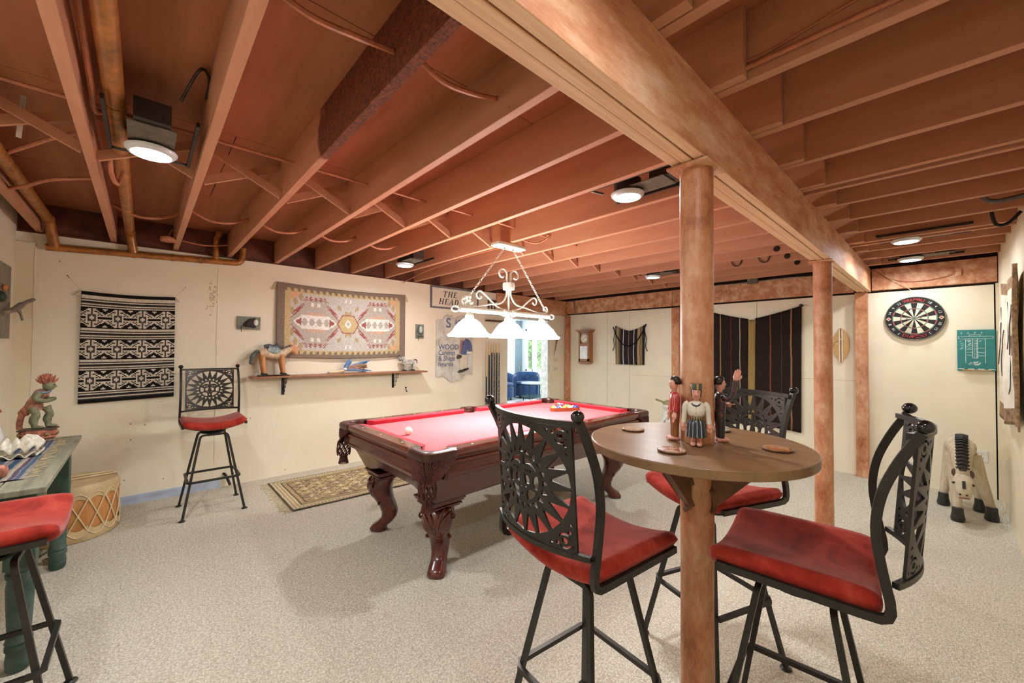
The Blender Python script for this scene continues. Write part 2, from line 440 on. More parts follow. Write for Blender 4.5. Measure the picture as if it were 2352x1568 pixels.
post('timber_post', -2.858, -2.745, YB-.06, YB-.001, BZ-.02, 'square terracotta timber post against the back wall left of the dark blanket')
post('timber_post', -4.99, -4.885, YB-.05, YB-.001, BZ-.035, 'narrow terracotta corner post beside the wall clock')
t = thing('ledger_beam', 'salmon painted ledger beam along the top of the back wall', 'beam', (-2.3, YB, BZ))
for a, b in ((-4.99, -2.86), (-2.858, -.70), (-.55, XR-.004)):
    MB().box((a+2.3+.002, -.03, .012), (b+2.3-.002, .028, JB-BZ-.004)).obj('beam_section', M_beam, t, smooth=0, bevel=.004)
t = thing('ledger_beam', 'salmon timber header above the doorway at the end of the left wall', 'beam', (XL, 5.2, BZ-.05))
MB().box((.002, -.95, .02), (.03, .80, JB-BZ+.045)).obj('beam_section', M_beam, t, smooth=0, bevel=.004)
# ================================================================== ceiling LED downlights
M_led = emis('LED lens', 'f4f8ff', 26); M_led.cycles.emission_sampling = 'NONE'
M_steel = mat('galvanised steel', '6f6659', .5, .6, var=.15, scale=30)
M_darksteel = mat('dark steel housing', '3b332d', .5, .6, var=.2)
M_trim = mat('white painted metal trim', 'cfd3d6', .4, .1, var=.04)
def downlight(x, y, label, r=.075, lr=.0, plate=1, z=2.325, w=1.0):
    t = thing('recessed_downlight', label, 'light', (x, y, z), 0, 'ceiling LED lights')
    MB().lathe([(r*1.02, -.003), (r*1.12, .0), (r*1.26, .012), (r*1.28, .02), (r*.9, .022)], 32).obj('trim_ring', M_trim, t)
    MB().lathe([(0, -.006), (r*.7, -.006), (r*1.0, -.003), (r*1.02, .004)], 32).obj('lens', M_led, t)
    MB().lathe([(r*1.05, .022), (r*1.05, .10), (r*.4, .12), (0, .12)], 24).obj('housing_can', M_darksteel, t)
    MB().box((.06, -.08, .03), (.26, .08, .034)).obj('mounting_plate', M_steel, t)
    MB().box((.17, -.06, .036), (.30, .06, .12)).obj('junction_box', M_darksteel, t)
    for s in (-1, 1):
        MB().bar((-.17, s*.145, .05), (.36, s*.145, .05), .012, .02).obj('hanger_bar', M_darksteel, t)
        MB().bar((-.17, s*.145, .05), (-.12, s*.07, .035), .01, .012).obj('hanger_clip', M_steel, t)
    l = bpy.data.lights.new('led', 'AREA'); l.shape = 'DISK'; l.size = r*1.5; l.energy = LED_W*w; l.color = (.93, .97, 1); l.spread = R(170)
    o = bpy.data.objects.new('led_light', l); COL.objects.link(o); o.parent = t; o.location = (0, 0, -.012)
    return t
for (x, y, w_, lab) in ((-2.53, .012, 1, 'bright round ceiling light between two pipes at upper left'),
                    (-1.27, 2.10, 1, 'bright round ceiling light just left of the near column'),
                    (-4.02, 2.10, 1, 'bright round ceiling light above the patterned wall rug'),
                    (-2.47, 4.68, 1, 'small bright ceiling light far back behind the pendant lamp'),
                    (-.205, 4.62, .55, 'bright ceiling light in right hand bay, nearer of the two'),
                    (-.218, 5.58, .4, 'bright ceiling light in right hand bay, nearer the dartboard'),
                    (-1.35, -.40, .6, 'extra ceiling light added by the front wall for brightness, out of view above the camera'),  # added lamp, unseen, brightens the front of the room
                    (-.12, .62, .35, 'extra ceiling light added in the right hand bay for brightness, out of view above the camera')):  # added lamp, unseen, lifts the light on the near right side
    downlight(x, y, lab, w=w_)
# ================================================================== pool table
M_mah = None
def mahogany(name, c1, c2, rough=.22, coat=.5, axis=(3, .6, 3)):
    t = NT(name); f = t.noise(t.mapping(axis), 4, 6, .65, .6); t.base(t.ramp(f, [(.3, c1), (.7, c2)])); return t.done(rough, coat=coat)
M_mah = mahogany('polished mahogany', '3c130d', '64261a')
M_mahcap = mahogany('polished rail mahogany', '4a1812', '7a3122', .16, .8)
M_cloth = mat('red billiard cloth', 'd0636a', .95, var=.03, scale=40, bump=.1, bscale=300, spec=.1, sheen=.25)
M_cush = mat('red cushion cloth', 'b92d3e', .95, var=.03, scale=40, spec=.1, sheen=.2)
M_leather = mat('dark pocket leather', '40190f', .35, var=.2, scale=25, coat=.3)
M_fringe = mat('dark brown fringe cord', '4d231c', .8, var=.35, scale=60)
M_pearl = mat('pearl inlay', 'eceae4', .25, var=.03)
PX, PY, PW, PL, PZ = -2.6, 2.375, .665, 1.225, .835
pool = thing('pool_table', 'mahogany pool table with red cloth, carved legs and fringed leather pockets', 'pool table', (PX, PY, 0))
BZT = .797
bed_out = [(-PW+.08, -PL+.08), (PW-.08, -PL+.08), (PW-.08, PL-.08), (-PW+.08, PL-.08)]
holes = [circ(sx*(PW-.115), sy*(PL-.115), .068, 20) for sx in (-1, 1) for sy in (-1, 1)]+[circ(sx*(PW-.075), 0, .06, 20) for sx in (-1, 1)]
mb = MB(); cut_plate(mb, bed_out, holes, .02, lambda x, y, t: (x, y, BZT-.03*(1-t)), .25)
mb.obj('bed_cloth', M_cloth, pool, smooth=30)
def rail_section(a, b, side):
    """a..b along the rail; side: matrix mapping (along, inset, z)"""
    mb = MB(); w = .088
    prof = [(0, .800), (-.004, .812), (-.002, .826), (.006, .834), (.02, PZ), (w, PZ-.001), (w, .80)]
    secs = [[side(s, i, z) for i, z in prof] for s in (a, b)]
    mb.loft(secs).obj('rail', M_mahcap, pool, smooth=35, fix=True)
    ma, mbv = (.05 if abs(a) > .3 else .03), (.05 if abs(b) > .3 else .03)
    cp = [(w, .80), (w, PZ-.001), (.112, PZ-.002), (.138, PZ-.008), (.122, .798)]
    S = lambda s, d, k: [side(s+d*((i-w)/.05)*k, i, z) for i, z in cp]
    MB().loft([S(a, 1, ma), S(b, -1, mbv)]).obj('cushion', M_cush, pool, smooth=30, fix=True)
sides = {'E': lambda s, i, z: (PW-i, s, z), 'W': lambda s, i, z: (-PW+i, s, z), 'S': lambda s, i, z: (s, -PL+i, z), 'N': lambda s, i, z: (s, PL-i, z)}
for k in 'EW':
    rail_section(.075, PL-.19, sides[k]); rail_section(-PL+.19, -.075, sides[k])
for k in 'SN': rail_section(-PW+.19, PW-.19, sides[k])
# pearl sights
sm = None
for k, L in (('E', PL), ('W', PL), ('S', PW), ('N', PW)):
    for f in ((-.75, -.5, -.25, .25, .5, .75) if L == PL else (-.5, 0, .5)):
        p = sides[k](f*(L-.06), .045, PZ)
        if sm is None: sm = MB().lathe([(0, .0005), (.007, .0005), (.007, 0)], 8).obj('sight', M_pearl, pool, loc=p)
        else:
            c = sm.copy(); COL.objects.link(c); c.parent = pool; c.location = p
# corner pocket: leather ring, cup, fringe, net and tassel (built for the +x+y corner)
def corner_parts():
    cx = cy = -.115; r = .07; out = []
    A0, A1 = R(-52), R(142); n = 22; secs = []
    for i in range(n+1):
        a = A0+(A1-A0)*i/n; d = Vector((cos(a), sin(a)))
        # outer boundary: rounded square corner
        q = 1e9
        for ax in (0, 1):
            if d[ax] > .05: q = min(q, .115/d[ax])
        ro = min(q, .142)+.006
        pr_ = [(r, .775), (r-.004, .815), (r+.004, .835), (r+.02, .8385), (ro-.014, .8375), (ro, .830), (ro+.003, .81), (ro-.002, .788)]
        secs.append([(cx+d.x*k, cy+d.y*k, z) for k, z in pr_])
    ring = MB().loft(secs)
    cup = MB().lathe([(0, .665), (.04, .67), (.06, .70), (r, .79), (r+.002, .80), (r-.003, .80), (.055, .71), (.035, .68), (0, .675)], 20, (cx, cy, 0))
    fr = MB(); k = 30
    for i in range(k):
        t = i/(k-1); a = R(-38)+(R(166))*t; d = Vector((cos(a), sin(a)))
        q = min(.115/max(d.x, .05), .115/max(d.y, .05), .142)+.004
        p0 = Vector((cx+d.x*q, cy+d.y*q, .787)); u = (t-.5)*2
        ce = Vector((cx+.095, cy+.095)); s2 = Vector((1, -1)).normalized()
        p1 = Vector((ce.x-s2.x*u*.07, ce.y-s2.y*u*.07, .66+.03*abs(u))); p2 = Vector((ce.x-.012-s2.x*u*.05, ce.y-.012-s2.y*u*.05, .60))
        m1 = (p0+p1)/2+Vector((.006, .006, 0))
        pts = catmull([p0, m1, p1], 8)
        fr.tube(pts, [.0042+.0012*sin(j*2.1+i) for j in range(len(pts))], 5)
    net = MB(); ce = Vector((cx+.085, cy+.085))
    def NP(a, z):
        rr = .055*(1-((.62-z)/.10)**2*.4) if z > .55 else .03
        return Vector((ce.x+cos(a)*rr*.9, ce.y+sin(a)*rr*.9, z))
    zs = [.675, .64, .605, .575]; k = 10
    for i in range(k):
        for sgn in (1, -1):
            pts = [NP(2*pi*(i+sgn*j*.5)/k, z) for j, z in enumerate(zs)]
            net.tube(catmull(pts, 3), .0042, 5)
    net.lathe([(.030, .572), (.027, .58), (.024, .565), (.026, .55)], 12, (ce.x, ce.y, 0))
    tas = MB()
    for i in range(14):
        a = 2*pi*i/14; tas.tube([(ce.x+.02*cos(a), ce.y+.02*sin(a), .575), (ce.x+.026*cos(a), ce.y+.026*sin(a), .545), (ce.x+.034*cos(a), ce.y+.034*sin(a), .508)], .0055, 5)
    flaps = []
    for sw in (0, 1):
        sh = MB(); flaps.append(('leather_flap', sh, M_leather))
        o = [(.118, -.14), (.119, -.02), (.119, -.04), (.118, -.145)]
        P = [(-.11, .80), (-.09, .80), (-.09, .68), (-.10, .665), (-.115, .70)]
        vs = []
        for dd in (.004, -.006):
            for q, z in P: vs.append((dd, q-.035, z) if sw == 0 else (q-.035, dd, z))
        n = len(P); sh.add(vs, [tuple(range(n)), tuple(reversed(range(n, 2*n)))]+[(i, (i+1) % n, n+(i+1) % n, n+i) for i in range(n)])
    return (('pocket_casting', ring, M_leather), ('pocket_cup', cup, M_leather), ('fringe', fr, M_fringe), ('net', net, M_fringe), ('tassel', tas, M_fringe))+tuple(flaps)
base = {}
for (sx, sy) in ((1, 1), (1, -1), (-1, 1), (-1, -1)):
    M = Tm(sx*PW, sy*PL, 0) @ Matrix.Diagonal((sx, sy, 1, 1))
    for nm, m_, mt in corner_parts():
        q_ = m_.xf(M).obj(nm, mt, pool, smooth=50, fix=True)
        if nm in ('fringe', 'net', 'tassel'): q_['kind'] = 'stuff'
for sx in (1, -1):
    secs = []
    for i in range(17):
        a = R(-100)+R(200)*i/16; d = Vector((cos(a), sin(a))); ro = min(.078/max(d.x, .05), .095)
        secs.append([(sx*(PW-.075+d.x*k), d.y*k, z) for k, z in ((.056, .775), (.055, .82), (.062, .838), (ro-.008, .84), (ro+.003, .83), (ro+.002, .79))])
    MB().loft(secs).obj('pocket_casting', M_leather, pool, smooth=40, fix=True)
    MB().lathe([(0, .69), (.04, .70), (.056, .80), (.053, .80), (.036, .71), (0, .70)], 16, (sx*(PW-.078), 0, 0)).obj('pocket_cup', M_leather, pool)
    fr = MB()
    for i in range(16):
        u = i/15*2-1; fr.tube(catmull([(sx*(PW+.006), u*.075, .788), (sx*(PW+.012), u*.06, .72), (sx*(PW+.004), u*.035, .665)], 5), .0042, 5)
    fr.obj('fringe', M_fringe, pool)['kind'] = 'stuff'
    MB().tube([(sx*(PW+.002), 0, .67), (sx*(PW+.002), 0, .64), (sx*(PW+.002), 0, .60)], [.03, .022, .032], 10).obj('tassel', M_fringe, pool)
# apron mouldings on the four sides
ap = [(.030, .803), (.006, .80), (.004, .786), (.016, .782), (.016, .772), (.006, .766), (.004, .75), (.012, .744), (.012, .70), (.004, .694), (.006, .684), (.02, .678), (.026, .664), (.05, .66), (.05, .80)]
for k, L in (('E', PL-.135), ('W', PL-.135), ('S', PW-.135), ('N', PW-.135)):
    segs = ((-L, -.08), (.08, L)) if k in 'EW' else ((-L, L),)
    for a, b in segs: MB().loft([[sides[k](s, i, z) for i, z in ap] for s in (a, b)]).obj('apron', M_mah, pool, smooth=25, fix=True)
    if k in 'EW': MB().loft([[sides[k](s, i+.012, z) for i, z in ap] for s in (-.08, .08)]).obj('apron', M_mah, pool, smooth=25, fix=True)
# cabinet: tapering body with arched lower edges
def cab(u, hx, hy, z): pass
mb = MB(); N = 12; loops = []
for (hx, hy, z, arch) in ((PW-.05, PL-.05, .668, 0), (PW-.085, PL-.10, .62, 0), (.505, 1.068, .478, .05)):
    lp = []
    for (p, q) in (((-1, -1), (1, -1)), ((1, -1), (1, 1)), ((1, 1), (-1, 1)), ((-1, 1), (-1, -1))):
        for i in range(N):
            t = i/N; x = p[0]+(q[0]-p[0])*t; y = p[1]+(q[1]-p[1])*t
            e = max(0, sin(pi*t)-.25)/.75
            lp.append((x*(hx+.0*e), y*(hy), z+arch*min(1, e*1.6)*(1 if p[1] == q[1] else .35)))
    loops.append(lp)
mb.loft(list(reversed(loops))).obj('cabinet_body', M_mah, pool, smooth=30, fix=True)
# cabriole legs bending out along the diagonal
def leg_sections():
    return [(.425, .004, .088, .084), (.405, .016, .094, .088), (.37, .036, .096, .090), (.33, .042, .090, .086), (.285, .032, .078, .076),
            (.245, .010, .068, .066), (.20, -.016, .062, .060), (.15, -.034, .058, .058), (.11, -.030, .053, .055), (.075, -.002, .050, .058), (.05, .034, .054, .062), (.028, .054, .058, .060), (.014, .055, .060, .062), (0, .055, .054, .056)]
def build_leg():
    mb = MB(); secs = []
    src = leg_sections(); z = [s[0] for s in src]
    for zz, off, w, d in src:
        lp = []
        for j in range(20):
            a = 2*pi*j/20; c, s = cos(a), sin(a); n = 3.2
            rr = 1/((abs(c)**n+abs(s)**n)**(1/n)); lp.append((off+c*rr*d, s*rr*w, zz))
        secs.append(lp)
    mb.loft(list(reversed(secs))); return mb
def build_carving():
    out = []
    for s in (-1, 1):
        sp = [(.05+.0*i, s*(.088+.0), .40) for i in range(1)]
        for (cz, cx, cy, r0, turns) in ((.378, .070, .098, .024, 1.6), (.232, .030, .070, .015, 1.4)):
            pts = []
            for i in range(22):
                t = i/21; a = s*(t*turns*2*pi)+pi/2; rr = r0*(1-.75*t)
                pts.append((cx+.004*t, s*cy+rr*cos(a)*.9, cz+rr*sin(a)))
            out.append(('carved_scroll', MB().tube(pts, [.009*(1-.5*i/21) for i in range(22)], 6)))
        # leaf ribs running down the front
        for pth in (((.068, .010, .238), (.106, .020, .29), (.122, .042, .34), (.112, .068, .385), (.078, .092, .405)), ((.072, .004, .24), (.112, .010, .30), (.126, .022, .36), (.118, .040, .405), (.098, .052, .425)), ((.060, .030, .245), (.088, .052, .285), (.090, .074, .32), (.070, .088, .35))):
            pts = catmull([(x_, s*y_, z_) for x_, y_, z_ in pth], 5)
            out.append(('carved_leaf', MB().tube(pts, [.007+.005*sin(pi*i/(len(pts)-1)) for i in range(len(pts))], 6)))
    out.append(('carved_boss', MB().ball((.018, 0, .16), .022, 10, 6, (.4, .7, 1.6))))
    return out
lm = build_leg(); cm = build_carving(); first = None
for (sx, sy) in ((1, -1), (-1, -1), (1, 1), (-1, 1)):
    a = math.atan2(sy, sx); p = (sx*.385, sy*.955, 0)
    if first is None:
        L = lm.obj('leg', M_mah, pool, p, (0, 0, a), smooth=60); c1 = [m_.obj(n_, M_mah, L, smooth=60) for n_, m_ in cm]
        cap = MB(); I = Rm(-a, 'Z')
        for h, z0, z1 in ((.094, .418, .430), (.106, .430, .442), (.100, .442, .452), (.114, .452, .466), (.122, .466, .479)): cap.box((-h, -h, z0), (h, h, z1), I)
        mid = MB(); mid.lathe([(.05, .222), (.062, .226), (.066, .236), (.062, .246), (.05, .25)], 20, (.006, 0, 0)); mid.lathe([(.058, .005), (.062, .012), (.058, .022)], 20, (.055, 0, 0))
        cp = cap.obj('capital', M_mah, L, smooth=0, bevel=.004); c3 = mid.obj('ring_moulding', M_mah, L)
        first = tuple([L]+c1+[cp, c3])
    else:
        L = first[0].copy(); COL.objects.link(L); L.location = p; L.rotation_euler = (0, 0, a)
        for ch in first[1:]: c = ch.copy(); COL.objects.link(c); c.parent = L
# ------------------------------------------------------------------ balls and rack
BR = .0286
def ball_mat(n):
    cols = ['f2c530', '2a3f9e', 'd5342c', '5d2f82', 'ee8a2c', '1f7a46', '7d2b28', '1b1b1d']
    t = NT('billiard ball %d' % n); c = cols[(n-1) % 8]
    s = t.add('ShaderNodeSeparateXYZ'); t.link(t.co(), s.inputs[0])
    if n > 8: t.base(t.mix(t.math('GREATER_THAN', t.math('ABSOLUTE', s.outputs[2]), BR*.52), c, 'f3ecdc'))
    else:
        d = t.math('ADD', t.math('POWER', s.outputs[0], 2), t.math('POWER', s.outputs[1], 2))
        t.base(t.mix(t.math('LESS_THAN', d, (BR*.36)**2), c, 'f3ecdc'))
    return t.done(.08, coat=.4)
t = NT('cue ball ivory'); t.base('f6efe2'); M_cue = t.done(.12, coat=.3)
bm0 = MB().ball((0, 0, 0), BR, 28, 18)
c0 = onz(938, 997, BZT+.004); o = bm0.obj('cue_ball', M_cue, loc=(c0.x, c0.y, BZT+BR+.0005)); tag(o, 'plain white cue ball alone on the near end of the red cloth', 'ball')
# triangle rack: flat side towards the near right of the table
ra = onz(1264, 946, BZT); rb = onz(1336, 944, BZT)
rc = Vector((-2.60, 3.07)); rang = math.atan2(rb.y-ra.y, rb.x-ra.x)
names = ['yellow', 'blue', 'red', 'purple', 'orange', 'green', 'maroon', 'black']
order = [1, 10, 5, 13, 2, 12, 7, 15, 8, 3, 4, 14, 6, 11, 9]
D = 2*BR+.0006; fx = Vector((cos(rang), sin(rang))); fy = Vector((-sin(rang), cos(rang)))
base0 = Vector((ra.x, ra.y))+fx*.052+fy*.045
k = 0
rw = ['front row', 'second row', 'third row', 'fourth row', 'apex']
for row in range(5):
    for i in range(5-row):
        n = order[k]; k += 1
        p = base0+fx*(D*(i+row*.5))+fy*(D*row*.866)
        o = bm0.obj('pool_ball', ball_mat(n), loc=(p.x, p.y, BZT+BR+.0005), rot=(R(30+37*k % 60), R(20*k % 90), R(50*k)))
        tag(o, '%s%s pool ball inside the wooden triangle, %s' % (names[(n-1) % 8], ' striped' if n > 8 else ' solid', rw[row]), 'ball', 'racked pool balls')
cen = base0+fx*(D*2)+fy*(D*2*.866*2/3*1.0)
cc = base0+fx*(D*2)+fy*(D*4*.866/3)
def tri(r, m=10):
    pts = []
    for c in range(3):
        a0 = R(-90-60+120*c)+pi*0
        ctr = Vector((cos(R(210+120*c)), sin(R(210+120*c))))*(D*4/math.sqrt(3))
        for j in range(m+1):
            a = R(210+120*c-60+120*j/m); pts.append((ctr.x+r*cos(a), ctr.y+r*sin(a)))
    return pts
rk = thing('ball_rack', 'brown wooden triangle rack around the pool balls on the red cloth', 'rack', (cc.x, cc.y, BZT+.0005), rang)
inn, outp = tri(BR+.001), tri(BR+.012); n = len(inn)
mb = MB(); lo = []
for z, ring in ((0, outp), (.036, outp), (.036, inn), (0, inn)): lo.append([(x, y, z) for x, y in ring])
mb.loft(lo+[lo[0]], caps=False).obj('rack_frame', mahogany('rack wood', '6d3418', '8c4a26', .35, .3), rk, smooth=40, fix=True)
# ================================================================== three-shade billiard pendant
M_pw = mat('white painted iron', 'd9ddd2', .4, .1, var=.06, scale=30)
def shade_mat():
    t = NT('lit opal glass'); t.base('fffaf0'); t.b.inputs['Emission Color'].default_value = lin('fffdf8'); t.b.inputs['Emission Strength'].default_value = SHADE_EM
    return t.done(.3)
M_shade = shade_mat()
M_rib = mat('grey lead came', '8f948f', .4, .5)
LX, LY = -2.62, 2.375
pen = thing('pendant_lamp', 'white iron billiard pendant with three lit glass shades hanging over pool table', 'lamp', (LX, LY, 2.345))
zb = 1.737-2.345
# canopy
out = [(-.05, -.17), (.05, -.17), (.065, -.13), (.065, .13), (.05, .17), (-.05, .17), (-.065, .13), (-.065, -.13)]
MB().prism(out, -.032, 0).obj('canopy', M_pw, pen, smooth=0, bevel=.008)
# horizontal bar with end rings
MB().tube([(0, -.53, zb), (0, .53, zb)], .022, 16).obj('bar', M_pw, pen)
for s in (-1, 1):
    MB().tube([(0, s*.57+.035*cos(a)*s, zb+.022*sin(a)) for a in [2*pi*i/20 for i in range(20)]], .007, 6, closed=True).obj('end_ring', M_pw, pen)
    MB().lathe([(.03, -.02), (.034, 0), (.03, .02)], 16, M=Rm(pi/2, 'X'), c=(0, s*.05, zb)).obj('collar', M_pw, pen)
# hub and scrolls
zh = 1.975-2.345
MB().lathe([(.03, -.035), (.052, -.03), (.055, 0), (.052, .028), (.03, .03)], 20, (0, 0, zh)).obj('hub', M_pw, pen)
MB().tube([(0, 0, zh), (0, 0, zb)], .008, 8).obj('stem', M_pw, pen)
def spiral(c, r0, a0, a1, n=26, dec=.6):
    return [(0, c[0]+r0*(1-dec*i/(n-1))*cos(a0+(a1-a0)*i/(n-1)), c[1]+r0*(1-dec*i/(n-1))*sin(a0+(a1-a0)*i/(n-1))) for i in range(n)]
for s in (-1, 1):
    # curls on top of the hub
    pts = [(0, s*.018, zh+.02), (0, s*.024, zh+.07)]+[(0, s*p[1], zh+p[2]) for p in spiral((.075, .10), .055, pi, -pi*.75)]
    MB().tube(pts, .0085, 8).obj('scroll', M_pw, pen)
    # sweeping arms from hub down to the bar end
    pts = catmull([(0, s*.022, zh-.02), (0, s*.03, zh-.09), (0, s*.09, zh-.155), (0, s*.22, zb+.06), (0, s*.36, zb+.03), (0, s*.47, zb+.028)], 6)
    pts += [(0, s*p[1], zb+p[2]) for p in spiral((.475, .065), .04, -pi/2, pi*1.25)]
    MB().tube(pts, .0075, 8).obj('scroll', M_pw, pen)
    pts = catmull([(0, s*.035, zb+.02), (0, s*.14, zb+.05), (0, s*.24, zb+.12), (0, s*.31, zb+.165)], 6)
    pts += [(0, s*p[1], zb+p[2]) for p in spiral((.325, .125), .042, pi*.62, -pi*.9)]
    MB().tube(pts, .0075, 8).obj('scroll', M_pw, pen)
# chains
def chain(p, q, name='chain'):
    p, q = Vector(p), Vector(q); d = q-p; L = d.length; d.normalize(); n = int(L/.027); mb = MB()
    a = d.cross(Vector((1, 0, 0))).normalized(); b = d.cross(a)
    for i in range(n):
        c = p+d*(L*(i+.5)/n); w = a if i % 2 else b
        mb.tube([c+d*(.017*cos(t))+w*(.0085*sin(t)) for t in [2*pi*j/8 for j in range(8)]], .0024, 5, closed=True)
    return mb.obj(name, M_pw, pen)
chain((0, -.05, -.035), (0, -.50, zb+.03)); chain((0, .05, -.035), (0, .50, zb+.03))
for y in (-.05, .05): MB().tube([(0, y, -.03), (0, y, -.045)], .006, 6).obj('chain_hook', M_rib, pen)
# rose ornament at the near end
mb = MB(); c = Vector((.0, -.455, zb+.09))
for k in range(9):
    a = k*2.4; rr = .010+.0035*k
    mb.ball(c+Vector((cos(a)*rr*.7, sin(a)*rr, (k % 3-1)*.012)), .018, 8, 5, (.35, .9, .9), Rm(a, 'Z'))
mb.tube(catmull([c, c+Vector((0, -.02, -.04)), c+Vector((0, -.01, -.07))], 4), .005, 6)
for a in (.5, -.6): mb.ball(c+Vector((0, .045*(1 if a > 0 else -1), -.035)), .024, 8, 5, (.15, 1, .5), Rm(a, 'X'))
mb.obj('rose_ornament', M_pw, pen)
# shades
prof = [(.035, .135), (.055, .128), (.085, .105), (.112, .072), (.138, .034), (.158, .012)]
rim = [(.158, .013), (.170, .008), (.176, -.002), (.172, -.012), (.164, -.010), (.155, .008)]
for i, y in enumerate((-.43, 0, .43)):
    zs = 1.53-2.345
    sh = MB().lathe(list(reversed(prof)), 36, (0, y, zs)).lathe([(a-.004, b-.003) for a, b in reversed(prof)], 36, (0, y, zs)).obj('shade', M_shade, pen, smooth=60)
    MB().lathe(rim, 36, (0, y, zs), closed=True).obj('shade_rim', M_shade, sh, smooth=60)
    MB().lathe([(.160, .010), (.162, .014), (.158, .018)], 36, (0, y, zs)).obj('shade_band', M_rib, sh)
    for k in range(6):
        a = k*pi/3+.35
        MB().tube([((r+.002)*cos(a), y+(r+.002)*sin(a), zs+z) for r, z in prof], .0032, 5).obj('shade_rib', M_rib, sh)
    MB().lathe([(.036, .12), (.036, .16), (.024, .175), (.02, .19)], 16, (0, y, zs)).obj('fitter', M_pw, sh)
    l = bpy.data.lights.new('bulb', 'AREA'); l.shape = 'DISK'; l.size = .26; l.energy = SHADE_W; l.color = (1, .985, .965); l.spread = R(165)
    o = bpy.data.objects.new('bulb_light', l); COL.objects.link(o); o.parent = sh; o.location = (0, y, zs-.002)
# ================================================================== sun-back bar stools
M_iron = mat('dark bronze iron', '37342f', .42, .55, var=.12, scale=25, bump=.05, bscale=90)
t = NT('red velvet'); v = t.mapping((1, 1, 1)); f = t.noise(v, 7, 5, .6, 1.2)
t.base(t.ramp(f, [(.28, '7a1c14'), (.5, '9c2d21'), (.75, 'b04534')])); t.bump(t.noise(v, 240, 3), .15, .002); M_velvet = t.done(.85, spec=.15, sheen=.2)
PHW, PHH, PZC = .182, .178, 1.025     # sun panel half size, centre height
def sun_holes():
    H = []; n = 20; st = 2*pi/n; E = .98
    P = lambda r, a: (r*cos(a)*1.03, r*sin(a)*E)
    def rnd_tri(a, b, c, k=.18):
        out = []
        for p, q, r in ((c, a, b), (a, b, c), (b, c, a)):
            q1 = (q[0]+(p[0]-q[0])*k, q[1]+(p[1]-q[1])*k); q2 = (q[0]+(r[0]-q[0])*k, q[1]+(r[1]-q[1])*k)
            m = ((q1[0]+q2[0]+2*q[0])/4, (q1[1]+q2[1]+2*q[1])/4); out += [q1, m, q2]
        return out
    for i in range(n):
        a = st*(i+.5)
        H.append(rnd_tri(P(.108, a), P(.169, a-.43*st), P(.169, a+.43*st), .10))
        b = st*i; H.append(rnd_tri(P(.1025, b), P(.082, b+.40*st), P(.082, b-.40*st), .12))
    def mirror(poly): H.append(poly); H.append([(-x, y) for x, y in reversed(poly)])
    arc = lambda r, a0, a1, k=8: [(r*cos(R(a0+(a1-a0)*i/k)), r*sin(R(a0+(a1-a0)*i/k))) for i in range(k+1)]
    mirror(arc(.069, 26, 84)+[(.007, .040), (.018, .046), (.034, .047), (.048, .040), (.058, .032)])          # forehead over the brow
    mirror([(.013, .026), (.020, .032), (.022, .026), (.020, .020)])                                            # eye, inner white
    mirror([(.036, .032), (.045, .026), (.036, .020), (.034, .026)])                                            # eye, outer white
    mirror(circ(.028, .026, .0032, 8))
    mirror([(.008, .016), (.014, .012), (.028, .010), (.034, .000), (.032, -.014), (.014, -.016), (.012, -.006)])   # beside the nose
    mirror(arc(.070, -22, 14)+[(.052, .012), (.046, .002), (.044, -.012), (.050, -.024)])                      # cheek
    mirror([(.010, -.027), (.024, -.024), (.014, -.030), (.003, -.030)])                                        # mouth
    mirror([(.020, -.036), (.040, -.030), (.056, -.034)]+arc(.069, -40, -74, 6)+[(.016, -.052)])               # jaw
    H.append(circ(0, -.052, .006, 10))
    def cres(cx, cy, r, a0, wd=.0045):
        k = 7; o = [(cx+(r+wd*sin(pi*i/k))*cos(R(a0+150*i/k)), cy+(r+wd*sin(pi*i/k))*sin(R(a0+150*i/k))) for i in range(k+1)]
        q = [(cx+(r-wd*sin(pi*i/k)*.6)*cos(R(a0+150*i/k)), cy+(r-wd*sin(pi*i/k)*.6)*sin(R(a0+150*i/k))) for i in range(1, k)]
        return o+list(reversed(q))
    for sx in (-1, 1):
        for sy in (-1, 1):
            C = [circ(.148, .150, .009, 10), circ(.126, .160, .0058, 8), circ(.163, .124, .0058, 8), cres(.148, .150, .019, 20), cres(.148, .150, .019, 200),
                 [(.098, .168), (.112, .166), (.106, .156)], [(.166, .094), (.172, .106), (.160, .102)], [(.168, .166), (.174, .156), (.174, .170)]]
            for c in C:
                c = [(x*sx, y*sy) for x, y in c]
                if sx*sy < 0: c = list(reversed(c))
                H.append(c)
    return H
